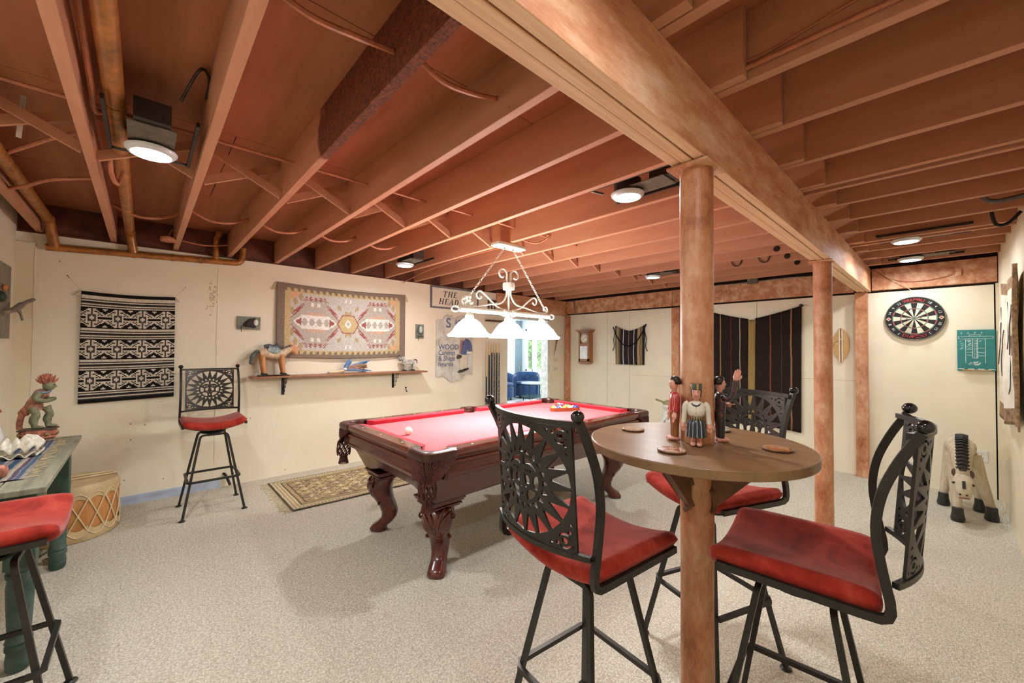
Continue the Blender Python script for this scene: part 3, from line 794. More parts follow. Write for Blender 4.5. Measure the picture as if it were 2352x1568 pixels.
def build_stool():
    t = thing('bar_stool', 'stool', 'bar stool')
    # iron base
    s = .213; zt = .660; h = .095
    for sx in (-1, 1):
        for sy in (-1, 1):
            pts = bend([(sx*s, sy*s, .004), (sx*h, sy*h, zt), (sx*(h-.05), sy*h, zt)], .03)
            L = MB().tube(pts, .0088, square=True).obj('leg', M_iron, t, smooth=30)
            MB().lathe([(.0, 0), (.022, 0), (.024, .004), (.018, .010), (.009, .014)], 14, (sx*s, sy*s, 0)).obj('foot_disc', M_iron, L)
    for sy in (-1, 1): MB().bar((-h+.05, sy*h, zt), (h-.05, sy*h, zt), .0176).obj('leg_bridge', M_iron, t, smooth=0)
    zr = .29; q = s+(h-s)*zr/zt+.018; c = .02
    ring = [(q, q-c), (q-c, q), (-q+c, q), (-q, q-c), (-q, -q+c), (-q+c, -q), (q-c, -q), (q, -q+c)]
    MB().tube([(x, y, zr) for x, y in ring], .0085, closed=True, square=True).obj('footrest', M_iron, t, smooth=0)
    MB().lathe([(.085, .665), (.095, .669), (.095, .679), (.06, .683), (.06, .692), (.10, .694), (.10, .70), (0, .70)], 24).obj('swivel_plate', M_iron, t)
    # seat
    mb = MB(); secs = []; n = 22
    for i in range(n+1):
        u = -1+2*i/n; x = .224*u; lift = .042*abs(u)**1.9
        e = 1 if abs(u) < .86 else math.sqrt(max(.0, 1-((abs(u)-.86)/.14)**2)); th = .036*max(.12, e); hy = .206*(.93+.07*max(0, e))
        lp = []
        for j in range(24):
            a = 2*pi*j/24; cy, cz = cos(a), sin(a); p = .32
            lp.append((x, .006+hy*math.copysign(abs(cy)**p, cy), .740+lift+th*math.copysign(abs(cz)**.6, cz)))
        secs.append(lp)
    mb.loft(secs).obj('seat_cushion', M_velvet, t, smooth=75, fix=True)
    for y in (-.13, .12): MB().tube([(x_, y, .698+.048*(x_/.216)**2) for x_ in [-.214+.0428*i for i in range(11)]], .007, square=True, ell=.5).obj('seat_strap', M_iron, t, smooth=0)
    # side bars bending up into the back posts
    for sx in (-1, 1):
        pts = [(sx*.219, .185, .752), (sx*.219, -.15, .747), (sx*.219, -.192, .748), (sx*.219, -.208, .756), (sx*.219, -.213, .772)]
        pts += catmull([(sx*.219, -.211, .80), (sx*.218, -.196, .88), (sx*.217, -.186, .97), (sx*.216, -.198, 1.06), (sx*.215, -.228, 1.14), (sx*.214, -.262, 1.205), (sx*.214, -.272, 1.222)], 4)
        P_ = MB().tube(pts, .0085, square=True, ell=1.25).obj('back_post', M_iron, t, smooth=30)
        MB().ball((sx*.214, -.277, 1.238), .019, 16, 10, (1, 1, .9)).obj('finial', mat('glossy black iron', '1c1b1a', .16, .3, var=.05, coat=.4), P_)
    bow = .058
    def pl(x, z): return -.222-(z-.84)*.075-bow*(1-(x/.214)**2)
    for z in (.838, 1.212): MB().tube([(x_, pl(x_, z), z) for x_ in [-.214+.0214*i for i in range(21)]], .0075, square=True).obj('back_rail', M_iron, t, smooth=30)
    out = []
    for i in range(16): out.append((-PHW+2*PHW*i/16, -PHH))
    for i in range(16): out.append((PHW, -PHH+2*PHH*i/16))
    for i in range(16): out.append((PHW-2*PHW*i/16, PHH))
    for i in range(16): out.append((-PHW, PHH-2*PHH*i/16))
    mb = MB(); cut_plate(mb, out, sun_holes(), .006, lambda x, y, k: (x, pl(x, PZC+y)+(.0035 if k else -.0035), PZC+y), .03)
    # x mirrored so that the front face looks forward
    mb.obj('sun_panel', M_iron, t, smooth=30, fix=True)
    return t
stool0 = build_stool()
for i, (x, y, ang, lab) in enumerate(((-4.417, .467, 0, 'sun-back iron bar stool with red seat alone against the left wall'),
                                      (-.858, 1.163, 84, 'sun-back bar stool nearest the camera, seen from behind at the round table'),
                                      (-.33, 1.571, 186, 'sun-back bar stool at the right of the round table, seen from the side'),
                                      (-.765, 2.005, 250, 'sun-back bar stool behind the round table, half hidden by the column'),
                                      (-2.307, -.415, 90, 'bar stool with red seat cut off at the left edge beside the green table'))):
    o = stool0 if i == 0 else copy_tree(stool0)
    o.location = (x, y, 0); o.rotation_euler = (0, 0, R(ang-90)); tag(o, lab, 'bar stool', 'sun-back bar stools')
# ================================================================== round bar table fixed round the column
BT = 1.09; BCX, BCY, BTR = -.622, 1.482, .368
M_lam = None
t = NT('brown laminate'); v = t.mapping((1, 1, 1), (0, 0, R(35))); f = t.noise(t.mapping((2, 9, 1), (0, 0, R(35))), 2.4, 5, .6, .4); t.base(t.ramp(f, [(.3, '75583b'), (.7, '8f7050')])); M_lam = t.done(.33)
M_brown = mat('brown painted wood', '6b4a2e', .5, var=.15, scale=14, bump=.1, bscale=50)
bt = thing('bar_table', 'round brown bar table built around the column on triangular brackets', 'table', (BCX, BCY, 0))
ring_o = [(BTR*cos(2*pi*i/72), BTR*sin(2*pi*i/72)) for i in range(72)]
ex, ey = -.615-BCX, 1.49-BCY
mb = MB(); cut_plate(mb, ring_o, [circ(ex, ey, .061, 32)], .03, lambda x, y, k: (x, y, BT-.03*(1-k)))
mb.obj('table_top', M_lam, bt, smooth=40, bevel=.003)
for a in (-95, -5, 85, 175):
    d = Vector((cos(R(a)), sin(R(a)), 0)); n = Vector((-d.y, d.x, 0)); c = Vector((ex, ey, 0))
    prof = [(.060, BT-.031), (.235, BT-.031), (.225, BT-.055), (.062, BT-.225)]
    vs = [c+d*r+n*s+Vector((0, 0, z)) for s in (-.012, .012) for r, z in prof]
    MB().add(vs, [(3, 2, 1, 0), (4, 5, 6, 7)]+[(i, (i+1) % 4, 4+(i+1) % 4, 4+i) for i in range(4)]).obj('bracket', M_brown, bt, smooth=0, fix=True)
    MB().tube([c+d*.0605+n*.016*sin(i*2.1)+Vector((0, 0, BT-.04-.025*i)) for i in range(9)], [.006+.004*abs(sin(i*1.7)) for i in range(9)], 6).obj('glue_bead', M_brown, bt)
# coasters
def coaster_mat(name, cols):
    t = NT(name); f = t.noise(t.mapping((1, 1, 1), loc=(len(name), 0, 0)), 14, 4, .6, 2.5)
    t.base(t.ramp(f, [(.25+.5*i/(len(cols)-1), c) for i, c in enumerate(cols)])); return t.done(.12, coat=.6)
M_bark = mat('coaster wood rim', '6a4428', .6, var=.3, scale=40)
for (u, v, cols, lab) in ((1454, 984, ['e8dac2', 'c9a98a', '8d6d55'], 'round pale marbled wooden coaster nearest the pool table'),
                          (1543, 1032, ['7f9a93', 'a03a35', 'd6c4a4', '6a3a30'], 'round coaster painted red and teal in front of the column'),
                          (1785, 1029, ['38322e', 'c98a42', '8c2b22', 'e0cda8'], 'round dark coaster painted ochre and red at the right'),
                          (1650, 985, ['b7cfc6', '9db7ac', 'd8d8c8'], 'round pale green coaster behind the dark figurine')):
    p = onz(u, v, BT+.007); c = thing('coaster', lab, 'coaster', (p.x, p.y, BT+.0005), 0, 'coasters on the bar table')
    MB().lathe([(.040, 0), (.044, .002), (.0445, .006), (.042, .0075)], 28).obj('coaster_base', M_bark, c)
    MB().lathe([(.042, .0072), (.041, .0085), (0, .009)], 28).obj('painted_face', coaster_mat('coaster paint '+lab[6:16]+str(u), cols), c)
# ------------------------------------------------------------------ painted figurines
M_skin = mat('painted pink skin', 'e0a08c', .4, var=.05, scale=40, coat=.2)
M_hair = mat('painted black hair', '1d1714', .35, var=.2, coat=.2)
def stripes(name, c1, c2, n, rough=.4, axis=0, thr=.55):
    t = NT(name); s = t.add('ShaderNodeSeparateXYZ'); t.link(t.co(), s.inputs[0])
    a = t.math('ARCTAN2', s.outputs[1], s.outputs[0]) if axis == 'a' else s.outputs[axis]
    m = t.math('SINE', t.math('MULTIPLY', a, n)); t.base(t.mix(t.math('GREATER_THAN', m, thr), c1, c2)); return t.done(rough, coat=.2)
def ell_loft(mb, secs, n=16):
    """secs: (z, cx, cy, rx, ry)"""
    return mb.loft([[(cx+rx*cos(2*pi*j/n), cy+ry*sin(2*pi*j/n), z) for j in range(n)] for z, cx, cy, rx, ry in secs])
def head(t, z0, hair=True, long_=False, k=1.0):
    mb = MB(); ell_loft(mb, [(z0-.012, 0, 0, .008, .008), (z0+.002, 0, 0, .0085, .0085), (z0+.006, .003, 0, .012, .011), (z0+.018, .003, 0, .0155, .0135), (z0+.030, .002, 0, .016, .0145), (z0+.040, 0, 0, .014, .013), (z0+.046, 0, 0, .006, .006)])
    h = mb.obj('head', M_skin, t, smooth=80)
    MB().add([(.017, -.003, z0+.020), (.017, .003, z0+.020), (.0235, 0, z0+.0205), (.017, 0, z0+.030)], [(0, 2, 3), (2, 1, 3), (0, 1, 2), (0, 3, 1)]).obj('nose', M_skin, h, smooth=0)
    for s in (-1, 1): MB().ball((.0165, s*.006, z0+.029), .0022, 8, 5, (.5, 1.4, .6)).obj('eye', M_hair, h)
    MB().ball((.0165, 0, z0+.0135), .003, 8, 5, (.5, 1.5, .5)).obj('mouth', mat('painted red lips', 'a8322c', .4), h)
    mb = MB(); zb = z0+.012 if long_ else z0+.022
    lo = []
    for z, f in ((zb, .9), (z0+.03, 1.02), (z0+.042, 1.0), (z0+.050, .7), (z0+.053, .1)):
        lp = []
        for j in range(16):
            a = 2*pi*j/16; x = cos(a)*.0185*f; y = sin(a)*.0175*f
            if z < z0+.040: x = min(x-.003, .006)
            lp.append((x-.002, y, z))
        lo.append(lp)
    mb.loft(lo).obj('hair', M_hair, t, smooth=80)
    return h
def doll_at(phi, r, label, nm='figurine'):
    return thing(nm, label, 'figurine', (-.615+r*cos(R(phi)), 1.49+r*sin(R(phi)), BT+.0005), R(phi), 'painted wooden figurines round the column')
def foot(t, s, dy=.011):
    f = MB(); f.loft([[(x, s*dy+w*cos(2*pi*j/10), max(0, .008+h*sin(2*pi*j/10))) for j in range(10)] for x, w, h in ((-.012, .006, .008), (-.004, .0085, .010), (.012, .009, .008), (.022, .008, .006), (.027, .004, .004))])
    o = f.obj('foot', M_skin, t, smooth=70)
    MB().tube([(.002, s*dy-.009, .006), (.008, s*dy, .0165), (.014, s*dy+.009, .006)], .0014, 5).obj('sandal_strap', mat('dark sandal paint', '5a201c', .5), o)
    MB().tube([(.014, s*dy-.009, .006), (.008, s*dy, .017), (.002, s*dy+.009, .006)], .0014, 5).obj('sandal_strap', MATS['dark sandal paint'], o)
def hand(t, p, d, up=(0, 0, 1), sc=1.0):
    p = Vector(p); d = Vector(d).normalized(); u = Vector(up); sd = d.cross(u).normalized()
    mb = MB(); mb.tube([p, p+d*.010*sc, p+d*.016*sc], [.005*sc, .008*sc, .007*sc], 10)
    for i, (w, l) in enumerate(((-.0058, .016), (-.002, .0185), (.002, .018), (.0058, .014))):
        q = p+d*.013*sc+sd*w*sc; mb.tube([q, q+d*l*.6*sc, q+d*l*sc+u*.001], [.0024*sc, .0023*sc, .0016*sc], 6)
    q = p+d*.005*sc-sd*.007*sc; mb.tube([q, q+d*.007*sc-sd*.004*sc, q+d*.013*sc-sd*.004*sc], [.0026*sc, .0025*sc, .0018*sc], 6)
    mb.obj('hand', M_skin, t, smooth=70)
# woman in white blouse facing the camera
t = doll_at(-69, .0565+.034, 'wooden woman figurine with patterned hat, white blouse and dark pleated skirt')
M_blouse = mat('painted white blouse', 'e2dccb', .35, var=.04, coat=.3)
for s in (-1, 1): foot(t, s, .010); MB().tube([(0, s*.010, .012), (0, s*.010, .04)], .008, 10).obj('leg', M_skin, t)
mb = MB(); n = 30
mb.loft([[((rx+.002*(j % 2))*cos(2*pi*j/n), (ry+.002*(j % 2))*sin(2*pi*j/n), z) for j in range(n)] for z, rx, ry in ((.032, .026, .031), (.05, .025, .030), (.075, .023, .028), (.085, .020, .024), (.09, .016, .019))])
mb.obj('skirt', stripes('pleated skirt paint', '232a35', 'b9bdc4', 12, .3, 'a', .9), t, smooth=40)
MB().lathe([(.017, .088), (.0185, .09), (.0185, .10), (.017, .102)], 20, squash=1.15).obj('belt', stripes('belt paint', '2e4a3c', 'b5793c', 14, .4, 'a'), t)
mb = MB(); ell_loft(mb, [(.10, 0, 0, .016, .019), (.108, .002, 0, .020, .026), (.125, .003, 0, .021, .030), (.14, 0, 0, .017, .029), (.15, 0, 0, .012, .022), (.154, 0, 0, .008, .010)]); mb.obj('blouse', M_blouse, t, smooth=70)
MB().bar((.023, 0, .112), (.0185, 0, .142), .002, .0015).obj('blouse_placket', mat('red placket', '93302a', .5), t)
mb = MB()
for i in range(11):
    a = R(-80+160*i/10); mb.ball((.004+.013*cos(a), .014*sin(a), .149-.010*cos(a)), .0036, 6, 4)
mb.obj('necklace', mat('dark bead necklace', '4a4f57', .3), t)['kind'] = 'stuff'
for s in (-1, 1):
    MB().tube(catmull([(0, s*.024, .146), (0, s*.034, .138), (.0, s*.037, .11), (.002, s*.040, .078)], 5), [.008]+[.0095]*8+[.0085]*7, 12).obj('sleeve', M_blouse, t)
    hand(t, (.003, s*.041, .08), (.15, 0, -1), (1, 0, 0))
head(t, .158, long_=True)
MB().lathe([(.0175, .193), (.0195, .195), (.0205, .212), (.019, .214), (0, .214)], 20).obj('hat', stripes('hat paint', '2f4a45', 'b8803e', 6, .4, 'a'), t)
# man in red shirt facing left
t = doll_at(221, .0565+.022, 'wooden man figurine in red striped shirt and tan trousers facing left')
M_tan = stripes('tan trouser paint', '9a5f30', '7d4a24', 500, .4, 1)
for s in (-1, 1):
    foot(t, s); mb = MB(); ell_loft(mb, [(.016, 0, s*.011, .011, .010), (.05, 0, s*.011, .012, .0105), (.09, 0, s*.012, .014, .012), (.112, 0, s*.010, .016, .012)], 14); mb.obj('trouser_leg', M_tan, t, smooth=70)
M_redsh = stripes('red shirt paint', 'ac2b2c', 'd86a62', 420, .35, 1)
mb = MB(); ell_loft(mb, [(.102, 0, 0, .017, .023), (.12, .001, 0, .018, .024), (.15, 0, 0, .018, .027), (.165, -.001, 0, .015, .026), (.175, -.002, 0, .010, .014)]); mb.obj('shirt', M_redsh, t, smooth=70)
for s in (-1, 1):
    MB().tube(catmull([(0, s*.022, .168), (0, s*.031, .155), (.002, s*.033, .13), (.006, s*.034, .105)], 5), [.009]+[.0105]*8+[.0095]*7, 12).obj('sleeve', M_redsh, t)
    hand(t, (.007, s*.034, .106), (.2, 0, -1), (1, 0, 0), 1.25)
head(t, .182)
# dark clothed figure with a raised arm facing right
t = doll_at(38, .0565+.022, 'wooden figurine in dark embroidered clothes raising one arm, right of column')
def embroider(name):
    t_ = NT(name); v = t_.mapping((1, 1, 1)); f = t_.noise(v, 90, 3, .6, 2)
    s = t_.add('ShaderNodeSeparateXYZ'); t_.link(t_.co(), s.inputs[0])
    t_.base(t_.ramp(f, [(.0, '9a2b2b'), (.36, '9a2b2b'), (.40, '2a2a2c'), (.64, '2a2a2c'), (.68, 'a9b4dc'), (1, 'a9b4dc')], 'CONSTANT')); return t_.done(.35, coat=.2)
M_emb = embroider('dark embroidered paint'); M_dkp = stripes('dark trouser paint', '2b2624', '8f2a2c', 160, .4, 1)
for s in (-1, 1):
    foot(t, s); mb = MB(); ell_loft(mb, [(.016, 0, s*.010, .012, .011), (.06, 0, s*.010, .014, .0115), (.10, -.002, s*.011, .017, .013), (.112, -.002, s*.010, .016, .012)], 14); mb.obj('trouser_leg', M_dkp, t, smooth=70)
mb = MB(); ell_loft(mb, [(.105, 0, 0, .018, .023), (.13, .001, 0, .0185, .025), (.155, 0, 0, .018, .027), (.17, -.001, 0, .014, .025), (.178, -.002, 0, .009, .013)]); mb.obj('jacket', M_emb, t, smooth=70)
head(t, .184)
MB().tube(catmull([(0, -.024, .168), (.014, -.034, .158), (.026, -.036, .172), (.036, -.034, .205), (.038, -.032, .222)], 5), [.010]*12+[.0125]*9, 12).obj('sleeve', M_emb, t)
hand(t, (.040, -.032, .222), (.3, 0, 1), (0, 1, 0), 1.35)
MB().tube(catmull([(0, .024, .168), (.0, .032, .15), (.012, .03, .128), (.024, .015, .13)], 5), .0095, 12).obj('sleeve', M_emb, t)
hand(t, (.025, .014, .131), (.6, -1, .2), (0, 0, 1), 1.1)
# ================================================================== things on and by the left wall
WL, WB, WR, WF = (R(90), 0, R(90)), (R(90), 0, 0), (R(90), 0, R(-90)), (R(90), 0, R(180))
def wall_thing(name, label, cat, rot, p, group=None):
    t = thing(name, label, cat, p, 0, group); t.rotation_euler = rot; return t
def pix_sheet(name, mats, parent, w, h, nu, nv, colfn, posfn, thick=.006):
    """woven sheet whose cells carry the colours of the weave; origin at its middle"""
    mb = MB()
    for j in range(nv+1):
        for i in range(nu+1): mb.v.append(tuple(posfn(i/nu, j/nv)))
    k = nu+1
    for j in range(nv):
        for i in range(nu):
            mb.cur = colfn(i, j); mb.face(j*k+i, j*k+i+1, (j+1)*k+i+1, (j+1)*k+i)
    return mb.obj(name, mats, parent, smooth=180, solid=thick)
def wool(name, c, var=.1): return mat(name, c, .95, var=var, scale=60, bump=.25, bscale=160, spec=.1)
W_cream, W_black, W_grey = wool('cream wool', 'd8cdbb'), wool('black wool', '211d1c'), wool('charcoal wool', '4a4440')
# ---- black and white woven rug
a = onx(188, 668, XL); b = onx(402, 683, XL); c = onx(188, 924, XL)
rw_, rh_ = b.y-a.y, a.z-c.z; NU, NV = 61, 95
def bw(i, j):
    r = NV-1-j           # row from the top
    if r < 3 or r >= NV-3: return 1
    for s0 in (6, 33, 60, 86):
        if s0 <= r < s0+6: return (2, 0, 1, 2, 0, 2)[r-s0]
    for s0 in (13, 40, 67):
        if s0 <= r < s0+18:
            if r in (s0, s0+17): return 1
            dy = abs(r-(s0+8.5)); per = 16.0; dx = abs(((i+2) % per)-per/2); d2 = 8-dx; e = 8.5-dy
            if dx+dy < 2.3: return 0
            if dx < 2.6 and dy < 3.1: return 2
            if dx < 1 and dy < 8: return 2
            q = int(d2)*.8
            if e < 2.4-q: return 0
            if e < 5.6-q: return 1
            if e < 6.6-q: return 0
            if dx < 2 or (dy < 4.1 and dx < 3.6): return 0
            if dy < .6 and dx > 4: return 1
            if dy < 1.6 and dx > 4: return 0
            return 1 if int(e+q) % 2 else 0
    return 0
t = wall_thing('wall_rug', 'black and cream woven rug with stepped bands hanging on the left wall', 'rug', WL, (XL+.012, (a.y+b.y)/2, (a.z+c.z)/2))
def pos(u, v):
    x = (u-.5)*rw_; y = (v-.5)*rh_
    return (x+.01*(1-v)*(u-.5), y-.012*sin(pi*u)*v+.02*(u-.5)*(1-v), .006+.012*abs(sin(u*7+v*2))*(.3+v*.2))
pix_sheet('woven_cloth', [W_cream, W_black, W_grey], t, rw_, rh_, NU, NV, bw, pos)
for s in (-1, 1):
    mb = MB()
    for k in range(6): mb.tube([(s*rw_/2, rh_/2, .01), (s*(rw_/2+.008+.004*k), rh_/2-.015-.003*k, .012), (s*(rw_/2+.006+.006*k), rh_/2-.045, .01)], .003, 5)
    q = mb.obj('tassel', W_cream, t); q['kind'] = 'stuff'
    MB().tube([(s*rw_/2, rh_/2, .012), (s*(rw_/2+.075), rh_/2+.105, .006)], .0012, 5).obj('hanging_string', mat('thin string', 'b9ab90', .8), t)
    MB().tube([(s*(rw_/2+.075), rh_/2+.105, -.005), (s*(rw_/2+.075), rh_/2+.107, .018)], .003, 6).obj('nail', M_darksteel, t)
# ---- large patterned rug
a = onx(635, 647, XL); b = onx(929, 678, XL); c = onx(925, 818, XL)
rw_, rh_ = b.y-a.y, b.z-c.z; NU, NV = 136, 74
N_brown, N_ochre, N_grey, N_red, N_white, N_taupe, N_tan = wool('brown grey wool', '877768'), wool('ochre wool', 'c8b284'), wool('pale grey wool', 'c6c1b8'), wool('dull red wool', 'a0605a'), wool('white wool', 'e6e2d8'), wool('taupe wool', 'b8afa2'), wool('tan wool', 'b5a078')
N_pink = wool('faded orange wool', 'd9a987')
def navajo(i, j):
    r = NV-1-j; e = min(i, NU-1-i); f = min(r, NV-1-r)
    if f < 3 or e < 7: return 0
    if f < 8:
        k = (i % 6); return 0 if (k < 3 and f < 7-(k == 0)) or f < 4 else 1
    if e < 12: return 1
    cx, cy = (i-NU/2), (r-NV/2+.5)
    X = abs(cx)
    # centre hexagon
    hx = max(X+abs(cy)*.55, abs(cy)*1.15)
    if hx < 12:
        if hx > 10.6: return 3
        if X+abs(cy) < 2.5: return 5
        if X*1.2+abs(cy) < 5: return 4
        return 6 if hx > 8.5 and False else 1
    # two large medallions
    mx = X-33; d = max(abs(mx)+abs(cy)*.72, abs(cy)*1.05)
    zig = 1.6*(1 if int((abs(cy)+abs(mx))/2.2) % 2 else -1)
    R0 = 25.5+zig*.6
    if abs(d-R0) < 1.15: return 3
    if d < R0:
        if abs(cy) < 7 and abs(mx) < 14:
            dd = abs(((mx+14) % 7)-3.5)*1.6+abs(cy); return 5 if dd < 5 else 4
        if 14 <= abs(mx) < 21 and abs(cy) < 6-(abs(mx)-14)*.8: return 3 if abs(cy) < 4-(abs(mx)-14)*.8 else 4
        if 7 <= abs(cy) < 10 and abs(mx) < 9 and (i % 3): return 7
        if 16 < abs(cy) < 20 and 1 < abs(mx) < 5 and abs(abs(mx)-3)+abs(abs(cy)-18) < 2.6: return 4
        return 5
    # scattered ochre lozenges and chevrons
    g = abs(abs(cy)-13-(X-4)*.75)
    if X < 15 and g < 2.2 and int(X/4) % 2 == 0: return 6
    if X < 4 and 23 < abs(cy) < 27 and 1 < X: return 4
    for (px, py) in ((52, 20), (47, 25), (55, 11)):
        if abs(X-px)+abs(abs(cy)-py)*.8 < 3.2: return 6
    if X+abs(cy)*1.3 > 83: return 7
    return 2
t = wall_thing('wall_rug', 'large tan and grey rug with two red zigzag medallions above the shelf', 'rug', WL, (XL+.012, (a.y+b.y)/2, (b.z+c.z)/2))
def pos(u, v):
    x = (u-.5)*rw_; y = (v-.5)*rh_
    return (x, y-.03*sin(pi*u)*v*.7-.02*sin(pi*u)*(1-v), .008+.010*abs(sin(u*9+1))*(.4+.6*(1-v))+.012*(1-v)*sin(pi*u))
pix_sheet('woven_cloth', [N_brown, N_ochre, N_grey, N_red, N_white, N_taupe, N_tan, N_pink], t, rw_, rh_, NU, NV, navajo, pos, .008)
for s in (-1, 1):
    mb = MB()
    for k in range(5): mb.tube([(s*rw_/2, rh_/2-.01, .012), (s*(rw_/2+.02), rh_/2-.03-.004*k, .014), (s*(rw_/2+.015+.006*k), rh_/2-.09, .012)], .003, 5)
    mb.obj('tassel', N_ochre, t)['kind'] = 'stuff'
# ---- floor rug along the wall
t = thing('floor_rug', 'small ochre and brown patterned rug with fringe lying along the left wall', 'rug', (-4.30, 1.98, 0))
NU, NV = 64, 132; w_, l_ = .94, 2.02
F_gold, F_dark, F_lt, F_tan = wool('gold carpet wool', 'ab976c'), wool('dark brown carpet wool', '6a5d4e'), wool('pale carpet wool', 'c9bb98'), wool('tan carpet wool', '96836a')
rr = random.Random(3)
cells = {}
for i in range(NU):
    for j in range(NV): cells[i, j] = rr.random()
def frug(i, j):
    e = min(i, NU-1-i, j, NV-1-j)
    if e < 1: return 1
    if e < 6: return (2, 1, 2, 0, 2)[e-1] if (e != 2) else (1 if (i+j) % 2 else 2)
    if e == 6: return 1
    if e < 9: return 0
    if e == 9: return 1
    p, q = i % 8, j % 10
    d = abs(p-4)+abs(q-5)
    base = 0 if (i//8+j//10) % 3 else 3
    if d == 5 and (p+q) % 3: return 1
    if d < 2: return 2
    return base if cells[i, j] > .18 else (2 if cells[i, j] > .09 else 1)
def pos(u, v): return ((u-.5)*w_+.03*sin(v*3), (v-.5)*l_, .007+.004*abs(sin(u*11+v*9)))
pix_sheet('carpet', [F_gold, F_dark, F_lt, F_tan], t, w_, l_, NU, NV, frug, pos, .007)
mb = MB()
for k in range(70):
    x = -w_/2+w_*k/69; mb.tube([(x, -l_/2+.004, .006), (x+rr.uniform(-.02, .02), -l_/2-.04, .003), (x+rr.uniform(-.03, .03), -l_/2-rr.uniform(.05, .09), .003)], .0022, 4)
mb.obj('fringe', F_lt, t)['kind'] = 'stuff'
# ---- shelf
M_shelf = mahogany('brown shelf wood', '8a5a3c', 'a06c49', .45, .1, (4, .6, 4))
M_black = mat('black wrought iron', '1f1d1c', .5, .4, var=.15)
sa, sb = onx(578, 868, XL+.16), onx(976, 858, XL+.16); SY0, SY1 = sa.y, onx(975, 860, XL+.12).y
SZ = 1.115
t = thing('wall_shelf', 'long brown board shelf on black chain link brackets under the patterned rug', 'shelf', (XL, (SY0+SY1)/2, SZ-.02))
MB().box((.002, SY0-(SY0+SY1)/2, 0), (.205, SY1-(SY0+SY1)/2, .02)).obj('board', M_shelf, t, smooth=0, bevel=.003)
for u in (655, 910):
    y = onx(u, 890, XL+.1).y-(SY0+SY1)/2
    br = MB().box((.001, y-.014, -.20), (.009, y+.014, -.001)).box((.001, y-.014, -.010), (.17, y+.014, -.001)).obj('bracket', M_black, t, smooth=0)
    for k, (x, z) in enumerate(((.125, -.035), (.085, -.085), (.045, -.14))):
        MB().tube([(x+.02*cos(q)-.02*sin(q), y, z+.028*sin(q)+.012*cos(q)) for q in [2*pi*i/14 for i in range(14)]], .0035, 6, closed=True).obj('chain_link', M_black, br)
def body(mb, pts, rad, n=12, ell=1.0): return mb.tube(catmull(pts, 5), [rad[min(int(i/5), len(rad)-2)]+(rad[min(int(i/5), len(rad)-2)+1]-rad[min(int(i/5), len(rad)-2)])*((i % 5)/5) if i < 5*(len(rad)-1) else rad[-1] for i in range(5*(len(pts)-1)+1)], n, ell=ell)
# ---- carved horse (faces +Y, along the wall)
M_carv = mahogany('carved tan wood', 'b9763f', 'd09a66', .55, 0, (6, 6, 1.2))
M_cpale = mat('pale worn wood', 'cdb292', .6, var=.2, scale=25)
M_cgrey = mat('grey green paint', '5d655f', .6, var=.2, scale=30); M_cblue = mat('worn grey blue saddle paint', '8f9c98', .6, var=.25, scale=50, bump=.2, bscale=90)
hy = onx(627, 860, XL+.10).y
t = thing('carved_horse', 'carved tan wooden horse with grey saddle at the left end of the shelf', 'carving', (XL+.10, hy, SZ+.0005))
MB().box((-.05, -.14, 0), (.05, .15, .008)).obj('base', M_black, t, bevel=.003)
mb = MB(); body(mb, [(0, -.125, .235), (0, -.07, .245), (0, .0, .222), (0, .07, .232), (0, .115, .235)], [.042, .052, .046, .050, .036], 14); mb.obj('body', M_cpale, t, smooth=70)
mb = MB(); body(mb, [(0, .085, .235), (0, .13, .268), (0, .17, .290)], [.048, .036, .028], 12); mb.obj('neck', M_cpale, t, smooth=70)
mb = MB(); body(mb, [(0, .155, .298), (0, .19, .272), (0, .225, .238), (0, .235, .228)], [.026, .027, .020, .014], 12); h = mb.obj('head', M_carv, t, smooth=70)
for s in (-1, 1): MB().ball((s*.018, .165, .318), .010, 8, 5, (.6, .7, 1.6)).obj('ear', M_carv, h)
MB().tube(catmull([(0, .09, .275), (0, .13, .305), (0, .165, .322), (0, .178, .318)], 4), .012, 8, ell=1.2).obj('mane', M_cgrey, t)
MB().tube(catmull([(0, -.13, .265), (0, -.165, .25), (0, -.195, .19), (0, -.205, .125)], 5), [.012]*2+[.019]*5+[.024]*4+[.018]*4+[.008], 10).obj('tail', M_cgrey, t)
mb = MB(); body(mb, [(0, -.062, .278), (0, -.02, .262), (0, .025, .262), (0, .055, .285)], [.05, .052, .052, .045], 14); mb.obj('saddle', M_cblue, t, smooth=70)
MB().tube(catmull([(0, -.085, .305), (0, -.04, .318), (0, -.005, .306), (0, .03, .318), (0, .05, .333)], 4), .012, 8, ell=2).obj('saddle_seat', mat('dark slate paint', '4c5158', .5), t)
for sy, y0 in ((-1, -.105), (1, .075)):
    for s in (-1, 1):
        L = MB().tube([(s*.026, y0, .225), (s*.028, y0+.006, .13), (s*.028, y0+.02, .03)], [.030, .024, .018], 8).obj('leg', M_carv, t, smooth=50)
        MB().tube([(s*.028, y0+.014, .010), (s*.028, y0+.02, .034)], [.022, .017], 8).ball((s*.028, y0+.034, .017), .014, 8, 5, (1, 1.5, .6)).obj('hoof', M_black, L)
